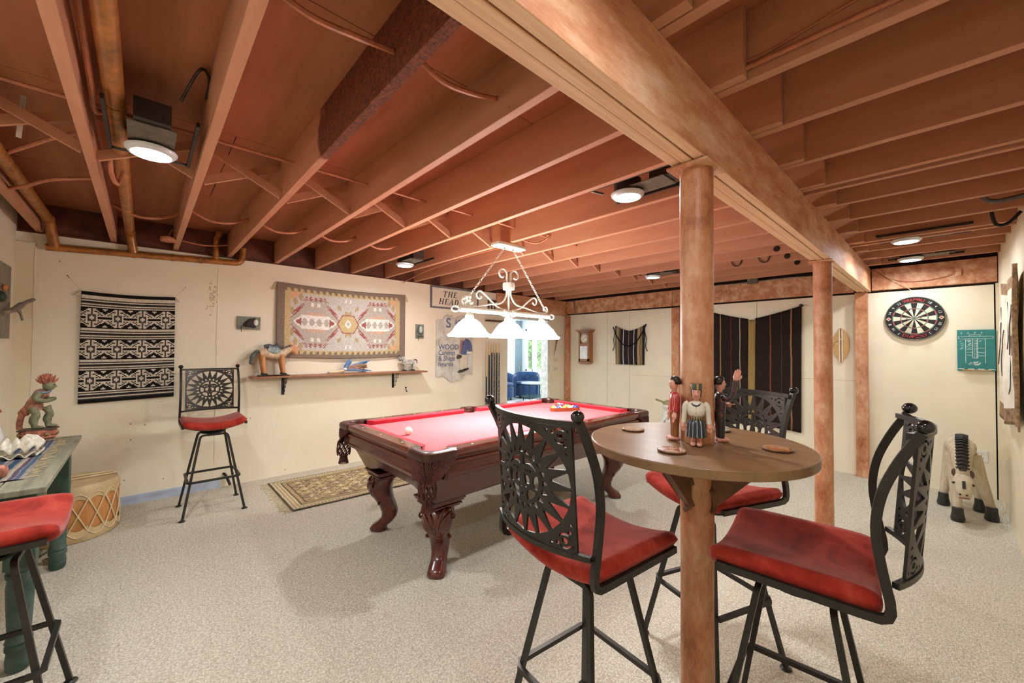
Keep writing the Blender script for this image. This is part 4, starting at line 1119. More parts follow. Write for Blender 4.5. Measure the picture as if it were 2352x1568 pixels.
# ---- feather fan
fy = onx(800, 860, XL+.1).y
t = thing('feather_fan', 'blue and brown feather fan with pale bound handle lying on the shelf', 'feather fan', (XL+.11, fy, SZ+.0005))
M_blue = mat('blue feather', '5f7fae', .7, var=.25, scale=40); M_fbr = mat('speckled brown feather', '8f705c', .75, var=.4, scale=80); M_bind = mat('pale hide binding', 'd9c7a2', .8, var=.1)
MB().tube([(0, -.22, .012), (0, -.15, .020), (0, -.06, .03)], [.008, .014, .017], 10).obj('handle', M_bind, t)
MB().ball((0, -.235, .014), .012, 10, 6).obj('handle_tip', mat('silver bead', 'cfd2d4', .25, .7), t)
def feather(mat_, ang, lift, L, wid, tip=.3, name='feather'):
    mb = MB(); n = 9; d = Vector((0, cos(ang), sin(ang))); q = Vector((1, 0, 0)); o = Vector((lift, -.055, .035))
    A, B = [], []
    for i in range(n):
        s = i/(n-1); w_ = wid*min(1, s*4+.15)*(1 if s < 1-tip else max(.15, (1-s)/tip)**.5)
        c = o+d*(L*s)+Vector((0, 0, .012*sin(pi*s))); nrm = Vector((0, -d.z, d.y))
        A.append(c+nrm*w_); B.append(c-nrm*w_)
    mb.v = [tuple(p) for p in A+B]
    for i in range(n-1): mb.face(i, i+1, n+i+1, n+i)
    return mb.obj(name, mat_, t, smooth=60, solid=.002)
for k, (m_, an, li, L, wd) in enumerate(((M_blue, 62, .0, .15, .022), (M_blue, 52, .012, .14, .02), (M_blue, 20, .005, .33, .016), (M_blue, 17, -.008, .30, .014), (M_fbr, 12, .01, .28, .026), (M_fbr, 6, -.012, .29, .024), (M_fbr, 2, .016, .24, .02), (M_blue, -3, -.004, .34, .014), (M_blue, -5, .02, .26, .012))):
    feather(m_, R(an), li, L, wd)
MB().ball((.012, -.045, .05), .022, 8, 6, (.6, 1, .8)).obj('white_tuft', mat('white down', 'eceae4', .9), t)
# ---- small white carved animal
gy = onx(938, 850, XL+.1).y
M_ww = mat('whitewashed wood', 'c9c8be', .6, var=.25, scale=30, dark='8d8c80')
t = thing('carved_goat', 'small whitewashed wooden animal with curved tail at the right end of the shelf', 'carving', (XL+.10, gy, SZ+.0005))
MB().box((-.035, -.10, 0), (.035, .09, .006)).obj('base', M_cgrey, t)
mb = MB(); mb.box((-.028, -.085, .085), (.028, .085, .150)); mb.obj('body', M_ww, t, smooth=0, bevel=.012)
MB().prism([(-.06, .10), (-.05, .15), (-.075, .185), (-.12, .195), (-.135, .17), (-.10, .15)], -.024, .024, Matrix(((0, 0, 1, 0), (1, 0, 0, 0), (0, 1, 0, 0), (0, 0, 0, 1)))).obj('neck', M_ww, t, smooth=0, bevel=.008, fix=True)
h = MB().ball((0, -.125, .165), .028, 10, 8, (.8, .8, 1.25)).obj('head', M_ww, t)
for s in (-1, 1):
    MB().tube([(s*.024, -.125+.016*cos(a_), .168+.022*sin(a_)) for a_ in [2*pi*i/12 for i in range(12)]], .003, 5, closed=True).obj('eye_ring', M_black, h)
MB().tube([(.0, -.150, .19), (0, -.142, .205), (0, -.12, .205)], .008, 6).obj('forelock', M_black, h)
MB().tube(catmull([(0, .08, .145), (0, .105, .152), (0, .125, .135), (0, .13, .10)], 4), [.010]*5+[.009]*4+[.006]*4, 8).obj('tail', mat('brown carved tail', '7a5a4a', .6), t)
for y0 in (-.06, .065):
    for s in (-1, 1):
        L = MB().bar((s*.018, y0, .09), (s*.018, y0+.004, .016), .016, .022).obj('leg', M_ww, t, smooth=0)
        MB().box((s*.018-.010, y0-.014, .006), (s*.018+.010, y0+.018, .020)).obj('hoof', M_black, L, smooth=0, bevel=.003)
# ---- hook
p = onx(932, 893, XL); t = wall_thing('wall_hook', 'small dark metal coat hook on the wall right of the shelf', 'hook', WL, (XL+.001, p.y, p.z))
MB().box((-.012, .01, 0), (.012, .03, .003)).obj('plate', M_black, t, bevel=.002)
MB().tube(catmull([(0, .015, .003), (0, -.01, .01), (0, -.03, .018), (.0, -.034, .035), (0, -.02, .042)], 4), .0042, 6).obj('hook_arm', M_black, t)
# ---- two plaques
M_slate = mat('weathered green slate', '7f8374', .7, var=.18, scale=14, bump=.15)
M_hair2 = mat('dark painted cloth', '3b3430', .6, var=.25, scale=20)
M_mask = mat('white painted face', 'e3ded4', .5, var=.08, scale=30)
p = onx(571, 742, XL); t = wall_thing('wall_plaque', 'weathered green plaque with a dark hooded white faced relief, left of the large rug', 'plaque', WL, (XL+.002, p.y, p.z))
MB().box((-.105, -.068, 0), (.105, .068, .018)).obj('board', M_slate, t, bevel=.002)
mb = MB(); mb.loft([[(-.06+.0*z, -.035, .018), (.055, -.055, .018), (.09, .02, .018), (.055, .058, .018), (.0, .05, .018), (-.05, .0, .018)], [(-.02, -.03, .05), (.055, -.045, .065), (.075, .015, .07), (.05, .045, .06), (.01, .035, .05), (-.02, .0, .045)]]).obj('hood', M_hair2, t, smooth=0, bevel=.006, fix=True)
MB().ball((.055, .006, .066), .034, 14, 8, (.62, 1, .35)).obj('face', M_mask, t)
MB().tube([(-.065, -.03, .02), (-.066, -.06, .026), (-.066, -.095, .02)], .003, 6).obj('cord', M_hair2, t)
p = onx(963, 761, XL); t = wall_thing('wall_plaque', 'small grey green plaque with a pale carved head, right of the large rug', 'plaque', WL, (XL+.002, p.y, p.z))
MB().box((-.062, -.098, 0), (.062, .098, .015)).obj('board', M_slate, t, bevel=.002)
MB().ball((.0, .018, .018), .06, 14, 8, (.75, 1.1, .5)).obj('hood', mat('grey green relief', '5f6a62', .6, var=.2), t)
MB().ball((.002, .024, .040), .045, 12, 8, (.6, 1.15, .5)).obj('face', mat('pale green white relief', 'c3cfc6', .5, var=.08), t)
MB().tube(catmull([(-.045, -.055, .02), (-.01, -.072, .024), (.02, -.06, .024), (.05, -.075, .02)], 4), .007, 6).obj('scarf', mat('dark scarf relief', '41504a', .6), t)
MB().tube([(-.02, -.075, .018), (-.024, -.13, .012)], .0025, 5).obj('cord', M_hair2, t)
# ================================================================== signs with lettering
def text_part(s, size, parent, m, loc, name='lettering', ext=.0015, shear=0, rot=None, align='LEFT', sx=1, weight=0):
    c = bpy.data.curves.new(name, 'FONT'); c.body = s; c.size = size; c.extrude = ext; c.shear = shear; c.align_x = align; c.offset = weight
    o = bpy.data.objects.new(name, c); COL.objects.link(o)
    me = bpy.data.meshes.new_from_object(o.evaluated_get(bpy.context.evaluated_depsgraph_get()))
    bpy.data.objects.remove(o); bpy.data.curves.remove(c)
    me.materials.clear(); me.materials.append(m)
    q = bpy.data.objects.new(name, me); COL.objects.link(q); q.parent = parent; q.location = loc; q.scale = (sx, 1, 1)
    if rot: q.rotation_euler = rot
    return q
def serif_letter(ch):
    """thick and thin strokes with serifs in a unit box (width ~.7-.9, height 1)"""
    T, t = .17, .07; S = []
    def v(x, w=T, y0=0, y1=1): S.append([(x, y0), (x+w, y0), (x+w, y1), (x, y1)])
    def hbar(x0, x1, y, w=t): S.append([(x0, y), (x1, y), (x1, y+w), (x0, y+w)])
    def ser(x, w=T): 
        for y in (0, 1-.05): hbar(x-.09, x+w+.09, y, .05)
    if ch == 'T': v(.34); hbar(.2, .65, 0, .05); hbar(0, .85, 1-t); S.append([(0, 1), (0, .78), (.04, .78), (.09, 1)]); S.append([(.85, 1), (.76, 1), (.81, .78), (.85, .78)]); return S, .9
    if ch == 'H': v(.1); v(.66); ser(.1); ser(.66); hbar(.2, .7, .48); return S, 1.0
    if ch == 'E': v(.1); ser(.1); hbar(.1, .68, 1-t); hbar(.1, .72, 0); hbar(.2, .55, .48); S.append([(.68, 1), (.60, 1), (.64, .8), (.68, .8)]); S.append([(.72, 0), (.72, .22), (.68, .22), (.62, 0)]); return S, .8
    if ch == 'A':
        S.append([(.06, 0), (.13, 0), (.47, 1), (.40, 1)]); S.append([(.62, 0), (.82, 0), (.47, 1), (.40, 1)]); hbar(.2, .68, .3); hbar(-.02, .22, 0, .05); hbar(.54, .92, 0, .05); return S, .95
    if ch == 'D':
        v(.1); ser(.1); n = 10
        for i in range(n):
            a0, a1 = R(-90+180*i/n), R(-90+180*(i+1)/n)
            wa, wb = .07+.12*cos(a0), .07+.12*cos(a1)
            S.append([(.3+.5*cos(a0), .5+.5*sin(a0)), (.3+.5*cos(a1), .5+.5*sin(a1)), (.3+(.5-wb)*cos(a1), .5+(.5-.07)*sin(a1)), (.3+(.5-wa)*cos(a0), .5+(.5-.07)*sin(a0))])
        return S, .95
M_ink = mat('black sign paint', '24211f', .6, var=.1)
a = onx(988, 655, XL); b = onx(988, 706, XL); c = onx(1097, 668, XL)
hh = (a.z-b.z)/2; ww = (c.y-a.y)/2; zc_ = (a.z+b.z)/2-.0
t = wall_thing('framed_sign', 'cream sign with grey frame reading THE HEAD on the left wall', 'sign', WL, (XL+.004, a.y+ww, zc_))
MB().box((-ww+.02, -hh+.02, 0), (ww-.02, hh-.02, .012)).obj('board', mat('cream sign paint', 'e8e0cc', .5, var=.03), t)
M_fr = mat('grey violet frame paint', '6e6a76', .5, var=.12)
for lo, hi in (((-ww, -hh, 0), (ww, -hh+.022, .022)), ((-ww, hh-.022, 0), (ww, hh, .022)), ((-ww, -hh+.022, 0), (-ww+.022, hh-.022, .022)), ((ww-.022, -hh+.022, 0), (ww, hh-.022, .022))):
    MB().box(lo, hi).obj('frame_rail', M_fr, t, smooth=0)
for line, y0, x0 in (('THE', .012, -ww+.20), ('HEAD', -.098, -ww+.135)):
    x = x0; sz = .085
    for ch in line:
        S, adv = serif_letter(ch); mb = MB()
        for poly in S: mb.prism([((px+.22*py)*sz+x, py*sz+y0) for px, py in poly], .0122, .0142)
        mb.obj('letter', M_ink, t, smooth=0, fix=False); x += adv*sz+.012
# shop sign board
a = onx(1001, 735, XL); b = onx(1083, 735, XL); top = onx(1022, 722, XL).z; bot = onx(1035, 878, XL).z
cy_ = (a.y+b.y)/2; cz_ = (top+bot)/2; w2 = (b.y-a.y)/2; h2 = (top-bot)/2
t = wall_thing('shop_sign', 'weathered white shaped wooden sign for wood carvings with painted sailor figure', 'sign', WL, (XL+.003, cy_, cz_))
prof = [(-1, .80), (-1, -.78), (-.98, -.82), (-.6, -.80), (-.45, -.88), (-.25, -.97), (-.05, -1), (.08, -.93), (.18, -.96), (.32, -.97), (.45, -.90), (.58, -.82), (.75, -.77), (.97, -.79), (1, -.75), (1, .80), (.86, .88), (.62, .88), (.45, 1), (.2, .97), (.02, .90), (-.15, .96), (-.4, 1), (-.58, .95), (-.66, .84), (-.9, .86)]
sp = [(x*w2, y*h2) for x, y in reversed(prof)]
M_white = mat('weathered white sign paint', 'd9d6cc', .65, var=.08, scale=9, bump=.2, bscale=40, dark='b7b2a2')
sp.reverse()
for side in (-1, 1):   # two planks with a gap between
    cut = -.16*w2
    pl_ = [(min(x, cut-.001) if side < 0 else max(x, cut+.001), y) for x, y in sp]
    q = []
    for p_ in pl_:
        if not q or (abs(p_[0]-q[-1][0])+abs(p_[1]-q[-1][1])) > 1e-5: q.append(p_)
    # drop the stretches folded on to the cut line except their ends
    r_ = []
    for i_, p_ in enumerate(q):
        on = abs(p_[0]-(cut-.001 if side < 0 else cut+.001)) < 1e-6
        pv, nx = q[i_-1], q[(i_+1) % len(q)]
        if on and abs(pv[0]-p_[0]) < 1e-6 and abs(nx[0]-p_[0]) < 1e-6: continue
        r_.append(p_)
    mb = MB(); cut_plate(mb, r_, [], .02, lambda x, y, k_: (x, y, .022*k_)); mb.obj('plank', M_white, t, smooth=30, fix=True)
M_bl = mat('faded blue grey lettering', '6a7390', .6, var=.15)
text_part('S', .20, t, M_bl, (-.42*w2-.03, .62*h2, .0225), weight=.003)
text_part('K', .16, t, M_bl, (-.02*w2, .64*h2, .0225), weight=.002)
for k, s in enumerate(('WOOD', 'Carvings', '& Ships', 'figures')):
    text_part(s, .098 if k else .105, t, M_bl, (-.90*w2, (-.02-.165*k)*h2, .0225), sx=.86 if k == 1 else 1, weight=.0012)
# painted relief sailor on the sign, seen from the side and bending
sc = h2/.40
def rel(name, pts, m, z0=.022, z1=.04, par=None):
    q = catmull([(x*w2, y*h2, 0) for x, y in pts], 4, True); mb = MB(); cut_plate(mb, [(p_.x, p_.y) for p_ in q], [], .02, lambda x, y, k_: (x, y, z0+(z1-z0)*k_)); return mb.obj(name, m, par or t, smooth=30, fix=True, bevel=.004)
sail = rel('sailor_coat', [(.35, -.16), (.62, -.18), (.66, -.02), (.92, -.10), (.95, .08), (.80, .26), (.58, .30), (.42, .18), (.36, .02)], mat('blue coat paint', '5a6490', .6, var=.1))
rel('sailor_trousers', [(.30, -.20), (.62, -.20), (.66, -.40), (.62, -.62), (.34, -.64), (.24, -.58), (.28, -.40)], mat('cream trouser paint', 'd8ceb8', .6, var=.08), par=sail)
rel('sailor_shoe', [(.20, -.72), (.20, -.66), (.5, -.60), (.74, -.58), (.76, -.63), (.5, -.69)], mat('dark shoe paint', '45423c', .6), par=sail)
rel('sailor_neckerchief', [(.24, -.12), (.30, -.14), (.38, .10), (.40, .24), (.30, .22)], mat('faded red paint', 'b07a70', .6), .022, .034, sail)
rel('sailor_head', [(.28, .30), (.46, .24), (.56, .32), (.52, .44), (.34, .46), (.26, .40)], mat('faded skin paint', 'd3b9a0', .6), par=sail)
rel('sailor_cuff', [(.66, -.16), (.94, -.14), (.93, -.08), (.66, -.10)], mat('white cuff paint', 'e2ded2', .6), .03, .045, sail)
rel('sailor_hand', [(.10, -.30), (.32, -.28), (.34, -.20), (.14, -.18)], mat('dark glove paint', '4d483f', .6), par=sail)
rel('scroll_post', [(-.98, .22), (-.66, .22), (-.66, .78), (-.98, .78)], M_white, .022, .03)
rel('scroll_post', [(.72, .12), (.96, .12), (.96, .55), (.72, .55)], M_white, .022, .03)
# ---- cue rack and cues
c0 = onx(1123, 690, XL); c1 = onx(1158, 690, XL); zt = onx(1140, 690, XL).z; zb_ = onx(1140, 724, XL).z
t = wall_thing('cue_rack', 'dark wooden cue rack with slots at the far end of the left wall', 'cue rack', WL, (XL+.002, (c0.y+c1.y)/2, zt))
M_rack = mahogany('dark rack wood', '4c3528', '6a4c38', .5, .1)
rw2 = (c1.y-c0.y)/2+.03
MB().box((-rw2, zb_-zt, 0), (rw2, 0, .02)).obj('back_board', M_rack, t, smooth=0, bevel=.003)
for k in range(6): MB().box((-rw2*.8+k*rw2*.32-.014, zb_-zt+.02, .02), (-rw2*.8+k*rw2*.32+.014, -.03, .026)).obj('slot_panel', M_white, t, smooth=0)
zclip = onx(1130, 737, XL).z-zt
MB().box((-rw2-.05, zclip-.014, 0), (rw2, zclip+.014, .05)).obj('clip_bar', M_rack, t, smooth=0, bevel=.003)
MB().box((-rw2-.05, .05-zt, 0), (rw2+.02, .09-zt, .09)).obj('butt_tray', M_rack, t, smooth=0)
M_maple = mahogany('pale maple', 'd2ae78', 'e2c592', .3, .3, (8, 8, .5))
cuecols = [('2a2421', 'dark brown'), ('1e1c1d', 'black'), ('26283a', 'blue black'), ('17171a', 'silver speckled black'), ('2b1f1b', 'brown black'), ('1b1d1c', 'white flecked black')]
for k, (u, vb) in enumerate(((1116, 862), (1122, 815), (1128, 810), (1134, 810), (1139.5, 810), (1145, 810))):
    p = onx(u, 820, XL+.05); vz = onx(u, vb, XL+.05).z
    if k == 0: vz -= .02
    q = thing('pool_cue', '%s butted pool cue, number %s from the left in the wall rack' % (cuecols[k][1], ['one', 'two', 'three', 'four', 'five', 'six'][k]), 'pool cue', (XL+.07, p.y, .092), 0, 'pool cues in the rack')
    L = 1.46; MB().tube([(0, 0, vz-.09), (0, 0, L-.03)], [.0115, .0065], 10).obj('shaft', M_maple, q)
    m_ = mat('cue butt '+cuecols[k][1], cuecols[k][0], .3, var=.3, scale=50, coat=.4, dark=('8a8c90' if k in (3, 5) else None))
    MB().tube([(0, 0, 0), (0, 0, .02), (0, 0, vz-.09)], [.014, .0155, .0118], 10).obj('butt', m_, q)
    MB().tube([(0, 0, L-.03), (0, 0, L)], [.0066, .0062], 8).obj('ferrule', M_pearl, q)
# ---- red tipped paddle ornament and switch plates on the return of the wall by the door
p0 = onx(1284, 755, XL+.02); p1 = onx(1273, 815, XL+.02)
t = wall_thing('wall_ornament', 'slender carved ornament with red curled tip hanging above the switch plates', 'ornament', WL, (XL+.002, p1.y, p1.z))
MB().tube(catmull([(0, 0, .012), (.03, .08, .014), (.06, .20, .016), (.075, .27, .018)], 5), [.006]*5+[.011]*6+[.016]*5, 8, ell=.5).obj('shaft', mat('grey brown carved wood', '8c7d72', .6, var=.2), t)
MB().tube(catmull([(.07, .26, .018), (.10, .31, .02), (.095, .36, .02), (.06, .385, .02)], 5), [.018]*4+[.026]*5+[.012]*6+[.006], 8, ell=.5).obj('tip', mat('dull red paint', 'b0564a', .5, var=.12), t)
a = onx(1268, 816, XL); b = onx(1283, 858, XL)
for k in range(2):
    zc2 = a.z-(a.z-b.z)*(.25+.5*k); yc = (a.y+b.y)/2
    t = wall_thing('switch_plate', 'cream switch plate beside the doorway, %s of the two' % ('upper' if k == 0 else 'lower'), 'switch', WL, (XL+.001, yc, zc2), 'switch plates')
    MB().box((-.07, -.057, 0), (.07, .057, .006)).obj('plate', M_panel, t, bevel=.003)
    for dx in (-.03, .03): MB().box((dx-.012, -.03, .006), (dx+.012, .03, .010)).obj('rocker', mat('cream switch', 'dccfae', .4), t, bevel=.002)
# ---- pale blue strip low on the wall
a = onx(275, 1140, XL); b = onx(505, 1100, XL)
struct(MB().box((XL, -.30, 0), (XL+.012, b.y, .075)).obj('baseboard_left', mat('pale blue unpainted foam board', 'b9c6dd', .6, var=.05)))
p = onx(505, 1108, XL+.02); t = thing('pipe_stub', 'short black stub bent out of the wall base behind the far stool', 'pipe', (XL, p.y+.03, 0))
MB().tube(catmull([(.002, 0, .13), (.02, .01, .125), (.05, .03, .08), (.07, .05, .02)], 4), [.012]*13, 8).obj('stub_tube', M_black, t)
# ================================================================== things on the back and right walls
# ---- dartboard
p = ony(2100, 731, YB-.02); t = wall_thing('dartboard', 'black round dartboard with red and green rings on the back wall', 'dartboard', WB, (p.x, YB-.001, p.z))
D_black, D_cream, D_red, D_green = mat('black sisal', '1d1a18', .8), mat('cream sisal', 'ddd3b8', .8), mat('red sisal', 'b23a38', .8), mat('green sisal', '3d8a78', .8)
MB().lathe([(.228, 0), (.230, .004), (.230, .030), (.226, .034), (0, .034)], 60).obj('board_body', D_black, t)
rings = [(.016, .099, 0), (.099, .107, 1), (.107, .162, 0), (.162, .170, 1)]
for k in range(20):
    a0 = R(90-9+18*k); a1 = a0+R(18)
    for r0, r1, kind in rings:
        m_ = ((D_black, D_cream)[k % 2] if kind == 0 else (D_red, D_green)[k % 2])
        n = 3; pts = [(r1*cos(a0+(a1-a0)*i/n), r1*sin(a0+(a1-a0)*i/n)) for i in range(n+1)]+[(r0*cos(a1-(a1-a0)*i/n), r0*sin(a1-(a1-a0)*i/n)) for i in range(n+1)]
        MB().prism(pts, .0341, .0352).obj('segment', m_, t, smooth=0)
MB().lathe([(.0, .0354), (.016, .0354), (.016, .034)], 16).obj('outer_bull', D_green, t)
MB().lathe([(.0, .0362), (.007, .0362), (.007, .034)], 12).obj('bullseye', D_red, t)
M_wire = mat('silver wire', 'c9cccb', .3, .8); M_num = mat('white numeral paint', 'e8e8e4', .5)
for r in (.016, .099, .107, .162, .170, .226): MB().tube([(r*cos(2*pi*i/48), r*sin(2*pi*i/48), .0358) for i in range(48)], .0009 if r < .2 else .0018, 4, closed=True).obj('ring_wire', M_wire, t)
nums = [20, 5, 12, 9, 14, 11, 8, 16, 7, 19, 3, 17, 2, 15, 10, 6, 13, 4, 18, 1]
for k, n in enumerate(nums):
    a = R(90+18*k)
    if k in (0, 1, 19, 9, 10, 11): continue
    text_part(str(n), .034, t, M_num, (.198*cos(a), .198*sin(a), .0345), 'numeral', .0006, rot=(0, 0, a-pi/2), align='CENTER').location = (.186*cos(a), .186*sin(a), .0345)
def arc_text(s, r, mid, size, m_, flip=False):
    n = len(s); st = R(7.6)
    for i, ch in enumerate(s):
        a = R(mid)+(1 if flip else -1)*(i-(n-1)/2)*st
        rr = r if not flip else r+size*.62
        text_part(ch, size, t, m_, (rr*cos(a), rr*sin(a), .0345), 'letter', .0006, rot=(0, 0, a-pi/2+(pi if flip else 0)), align='CENTER', weight=.001)
arc_text('WINMAU', .182, 90, .044, D_red); arc_text('DIAMOND', .182, 270, .044, D_red, True)
for a in (0, 180):
    MB().prism([(.178*cos(R(a))-.0, -.0), (.198*cos(R(a)), -.02), (.218*cos(R(a)), 0), (.198*cos(R(a)), .02)] if a == 0 else [(-.218, 0), (-.198, -.02), (-.178, 0), (-.198, .02)], .0345, .0355).obj('diamond_mark', D_cream, t, smooth=0)
    MB().prism([(.186*cos(R(a))-.0, -.0), (.198*cos(R(a)), -.012), (.210*cos(R(a)), 0), (.198*cos(R(a)), .012)] if a == 0 else [(-.210, 0), (-.198, -.012), (-.186, 0), (-.198, .012)], .0355, .0362).obj('diamond_mark', D_red, t, smooth=0)
for (u, v, col, lab, dn) in ((2088, 714, 'd9d9d6', 'pale flighted dart stuck high in the dartboard', -.25), (2081, 733, 'c9b3c6', 'dart stuck left of the bullseye', -.05), (2113, 731, 'b58aa6', 'pink flighted dart stuck right of the bullseye', -.1)):
    q = ony(u, v, YB-.05); d = wall_thing('dart', lab, 'dart', (R(90)+dn*.5, 0, R(6)), (q.x, YB-.037, q.z), 'darts in the board')
    MB().tube([(0, 0, -.012), (0, 0, .02)], [.0008, .0013], 6).obj('point', M_wire, d)
    MB().tube([(0, 0, .02), (0, 0, .03), (0, 0, .065), (0, 0, .07)], [.002, .0036, .0036, .002], 8).obj('barrel', M_steel, d)
    MB().tube([(0, 0, .07), (0, 0, .115)], .0018, 6).obj('stem', D_black, d)
    fm = mat('flight '+col, col, .5)
    for k in range(4): MB().prism([(.001, .105), (.014, .115), (.014, .135), (.001, .14)], -.0004, .0004, Rm(k*pi/2+.4, 'Z') @ Rm(pi/2, 'X')).obj('flight', fm, d, smooth=0)
# ---- chalkboard
a = ony(2198, 758, YB); b = ony(2289, 853, YB); cw, ch = (b.x-a.x)/2-.002, (a.z-b.z)/2
t = wall_thing('chalkboard', 'teal chalk scoreboard with chalk tray in the back right corner', 'chalkboard', WB, (a.x+cw, YB-.001, (a.z+b.z)/2))
MB().box((-cw, -ch, 0), (cw, ch, .012)).obj('board', mat('teal chalkboard paint', '2f7f7c', .7, var=.07, scale=12), t, smooth=0)
M_chalk = mat('white chalk', 'dfe6e2', .9)
def ch_line(p_, q_, w_=.0022): MB().bar((p_[0]*cw, p_[1]*ch, .0124), (q_[0]*cw, q_[1]*ch, .0124), w_*1.4, .0006).obj('chalk_line', M_chalk, t, smooth=0)
for x0, y0, x1, y1 in ((-.92, .68, .88, .68), (-.92, .56, .88, .56), (-.92, .56, -.92, .68), (.88, .56, .88, .68), (-.55, .56, -.55, -.62), (.48, .56, .48, -.62), (-.18, .56, -.18, -.38), (.08, .56, .08, -.38), (-.18, -.38, .08, -.38), (-.35, .76, .22, .76), (-.35, .68, -.35, .76), (.22, .68, .22, .76), (-.5, -.1, -.2, -.1), (-.5, -.22, -.22, -.25), (.1, .1, .45, .1), (.1, -.1, .45, -.12), (.1, -.26, .44, -.26), (-.5, .05, -.2, .06)): ch_line((x0, y0), (x1, y1))
rr = random.Random(5)
for k in range(7): text_part(str(rr.choice([20, 19, 18, 17, 16, 15, 13])), .028, t, M_chalk, (-.15*cw, (.42-.13*k)*ch, .0122), 'chalk_mark', .0003)
for k in range(16):
    x, y = rr.choice([(-.8, .35), (-.4, .38), (.25, .42), (-.75, .1), (-.35, .2)]); x += rr.uniform(-.08, .08); y += rr.uniform(-.12, .12); ch_line((x-.08, y-.03), (x+.08, y+.04), .0018)
mb = MB()
for k in range(26): a_ = rr.uniform(0, 2*pi); mb.bar((.0, -.72*ch, .0124), (.0+cos(a_)*.03, -.62*ch+sin(a_)*.022, .0126), .0012, .0005)
for k in range(20): a_ = rr.uniform(0, 2*pi); r0 = rr.uniform(0, .02); mb.bar((-.02+cos(a_)*r0, -.62*ch+sin(a_)*r0*.7, .0124), (-.02+cos(a_)*(r0+.02), -.62*ch+sin(a_+.4)*(r0+.012)*.7, .0126), .0015, .0005)
mb.obj('chalk_scribble', M_chalk, t)['kind'] = 'stuff'
for k, s in enumerate('SKPS'): text_part(s, .026, t, M_chalk, ((-.82+.36*k)*cw, .80*ch, .0122), 'chalk_mark', .0003)
MB().box((-.72*cw, -ch+.004, .012), (.76*cw, -ch+.014, .05)).obj('chalk_tray', mahogany('tray wood', 'b08a5a', 'c9a878', .5, 0), t, smooth=0)
for k in range(4):
    q = thing('chalk_stick', 'white chalk stick lying in the chalkboard tray, %s' % ['leftmost', 'second from left', 'third from left', 'rightmost'][k], 'chalk', (a.x+cw-.10+.065*k, YB-.036, (a.z+b.z)/2-ch+.0185), 0, 'chalk sticks'); MB().tube([(-.02, 0, 0), (.02, .003*(k % 2), 0)], .004, 8).obj('stick', M_chalk, q)
# ---- wall clock
M_oak = mahogany('honey oak', '8a5530', 'a8703f', .4, .25, (8, 8, 1))
a = ony(1328, 760, YB-.13); b = ony(1352, 830, YB-.13); kw, kh = (b.x-a.x)/2, (a.z-b.z)/2
t = wall_thing('wall_clock', 'tall oak pendulum wall clock with cream dial on the back wall', 'clock', WB, (a.x+kw, YB-.001, (a.z+b.z)/2))
MB().box((-kw, -kh, 0), (kw, kh, .10)).obj('case', M_oak, t, smooth=0, bevel=.004)
MB().box((-kw-.05, kh, 0), (kw+.05, kh+.02, .16)).box((-kw-.03, kh-.02, 0), (kw+.03, kh, .14)).obj('cornice', M_oak, t, smooth=0, bevel=.004)
MB().prism([(-kw-.01, -kh), (kw+.01, -kh), (kw+.01, -kh-.02), (kw-.03, -kh-.05), (-kw+.03, -kh-.05), (-kw-.01, -kh-.02)][::-1], 0, .125).obj('base_moulding', M_oak, t, smooth=0, bevel=.004)
dr = MB(); dw, dh = kw-.006, kh-.006
for lo, hi in (((-dw, -dh, .10), (-dw+.03, dh, .125)), ((dw-.03, -dh, .10), (dw, dh, .125)), ((-dw, dh-.03, .10), (dw, dh, .125)), ((-dw, -dh, .10), (dw, -dh+.04, .125)), ((-dw+.03, -.0, .10), (dw-.03, .05, .122))): dr.box(lo, hi)
dr.obj('door_frame', M_oak, t, smooth=0)
dc = (0, dh-.03-.125*dw/.15, 0); rd = min(dw-.034, .12)
MB().lathe([(rd, .1005), (rd, .106), (0, .106)], 32, (0, dh*.52, 0)).obj('dial', mat('cream clock dial', 'e9e0c6', .4, var=.03), t)
for k in range(12):
    a_ = R(90-30*k); text_part(str(k or 12), .03, t, M_ink, (rd*.80*cos(a_), dh*.52+rd*.80*sin(a_)-.010, .1062), 'numeral', .0006, align='CENTER')
for an, L, w_ in ((R(32), rd*.72, .005), (R(215), rd*.55, .006)): MB().bar((0, dh*.52, .109), (L*cos(an), dh*.52+L*sin(an), .109), w_, .0015).obj('clock_hand', M_ink, t, smooth=0)
MB().box((-dw+.03, -dh+.04, .1005), (dw-.03, 0, .102)).obj('pendulum_recess', mat('dark oak recess', '5f3d26', .5), t)
MB().bar((0, .0, .112), (0, -dh*.70, .112), .014, .003).obj('pendulum_rod', mat('silver pendulum', 'c6cbce', .25, .8), t, smooth=0)
MB().lathe([(0, 0), (.03, .002), (.03, .008), (0, .010)], 20, (0, -dh*.72, .108)).obj('pendulum_bob', MATS['silver pendulum'], t)
MB().box((-dw+.03, -dh+.04, .120), (dw-.03, 0, .1215)).obj('glass', (lambda g: g)(None) or mat('clock glass', 'ffffff', .05), t)
g = NT('clear glass'); g.base('ffffff'); g.b.inputs['Transmission Weight'].default_value = 1; g.b.inputs['Alpha'].default_value = .04; M_glass = g.done(.02)
t.children[-1].data.materials[0] = M_glass
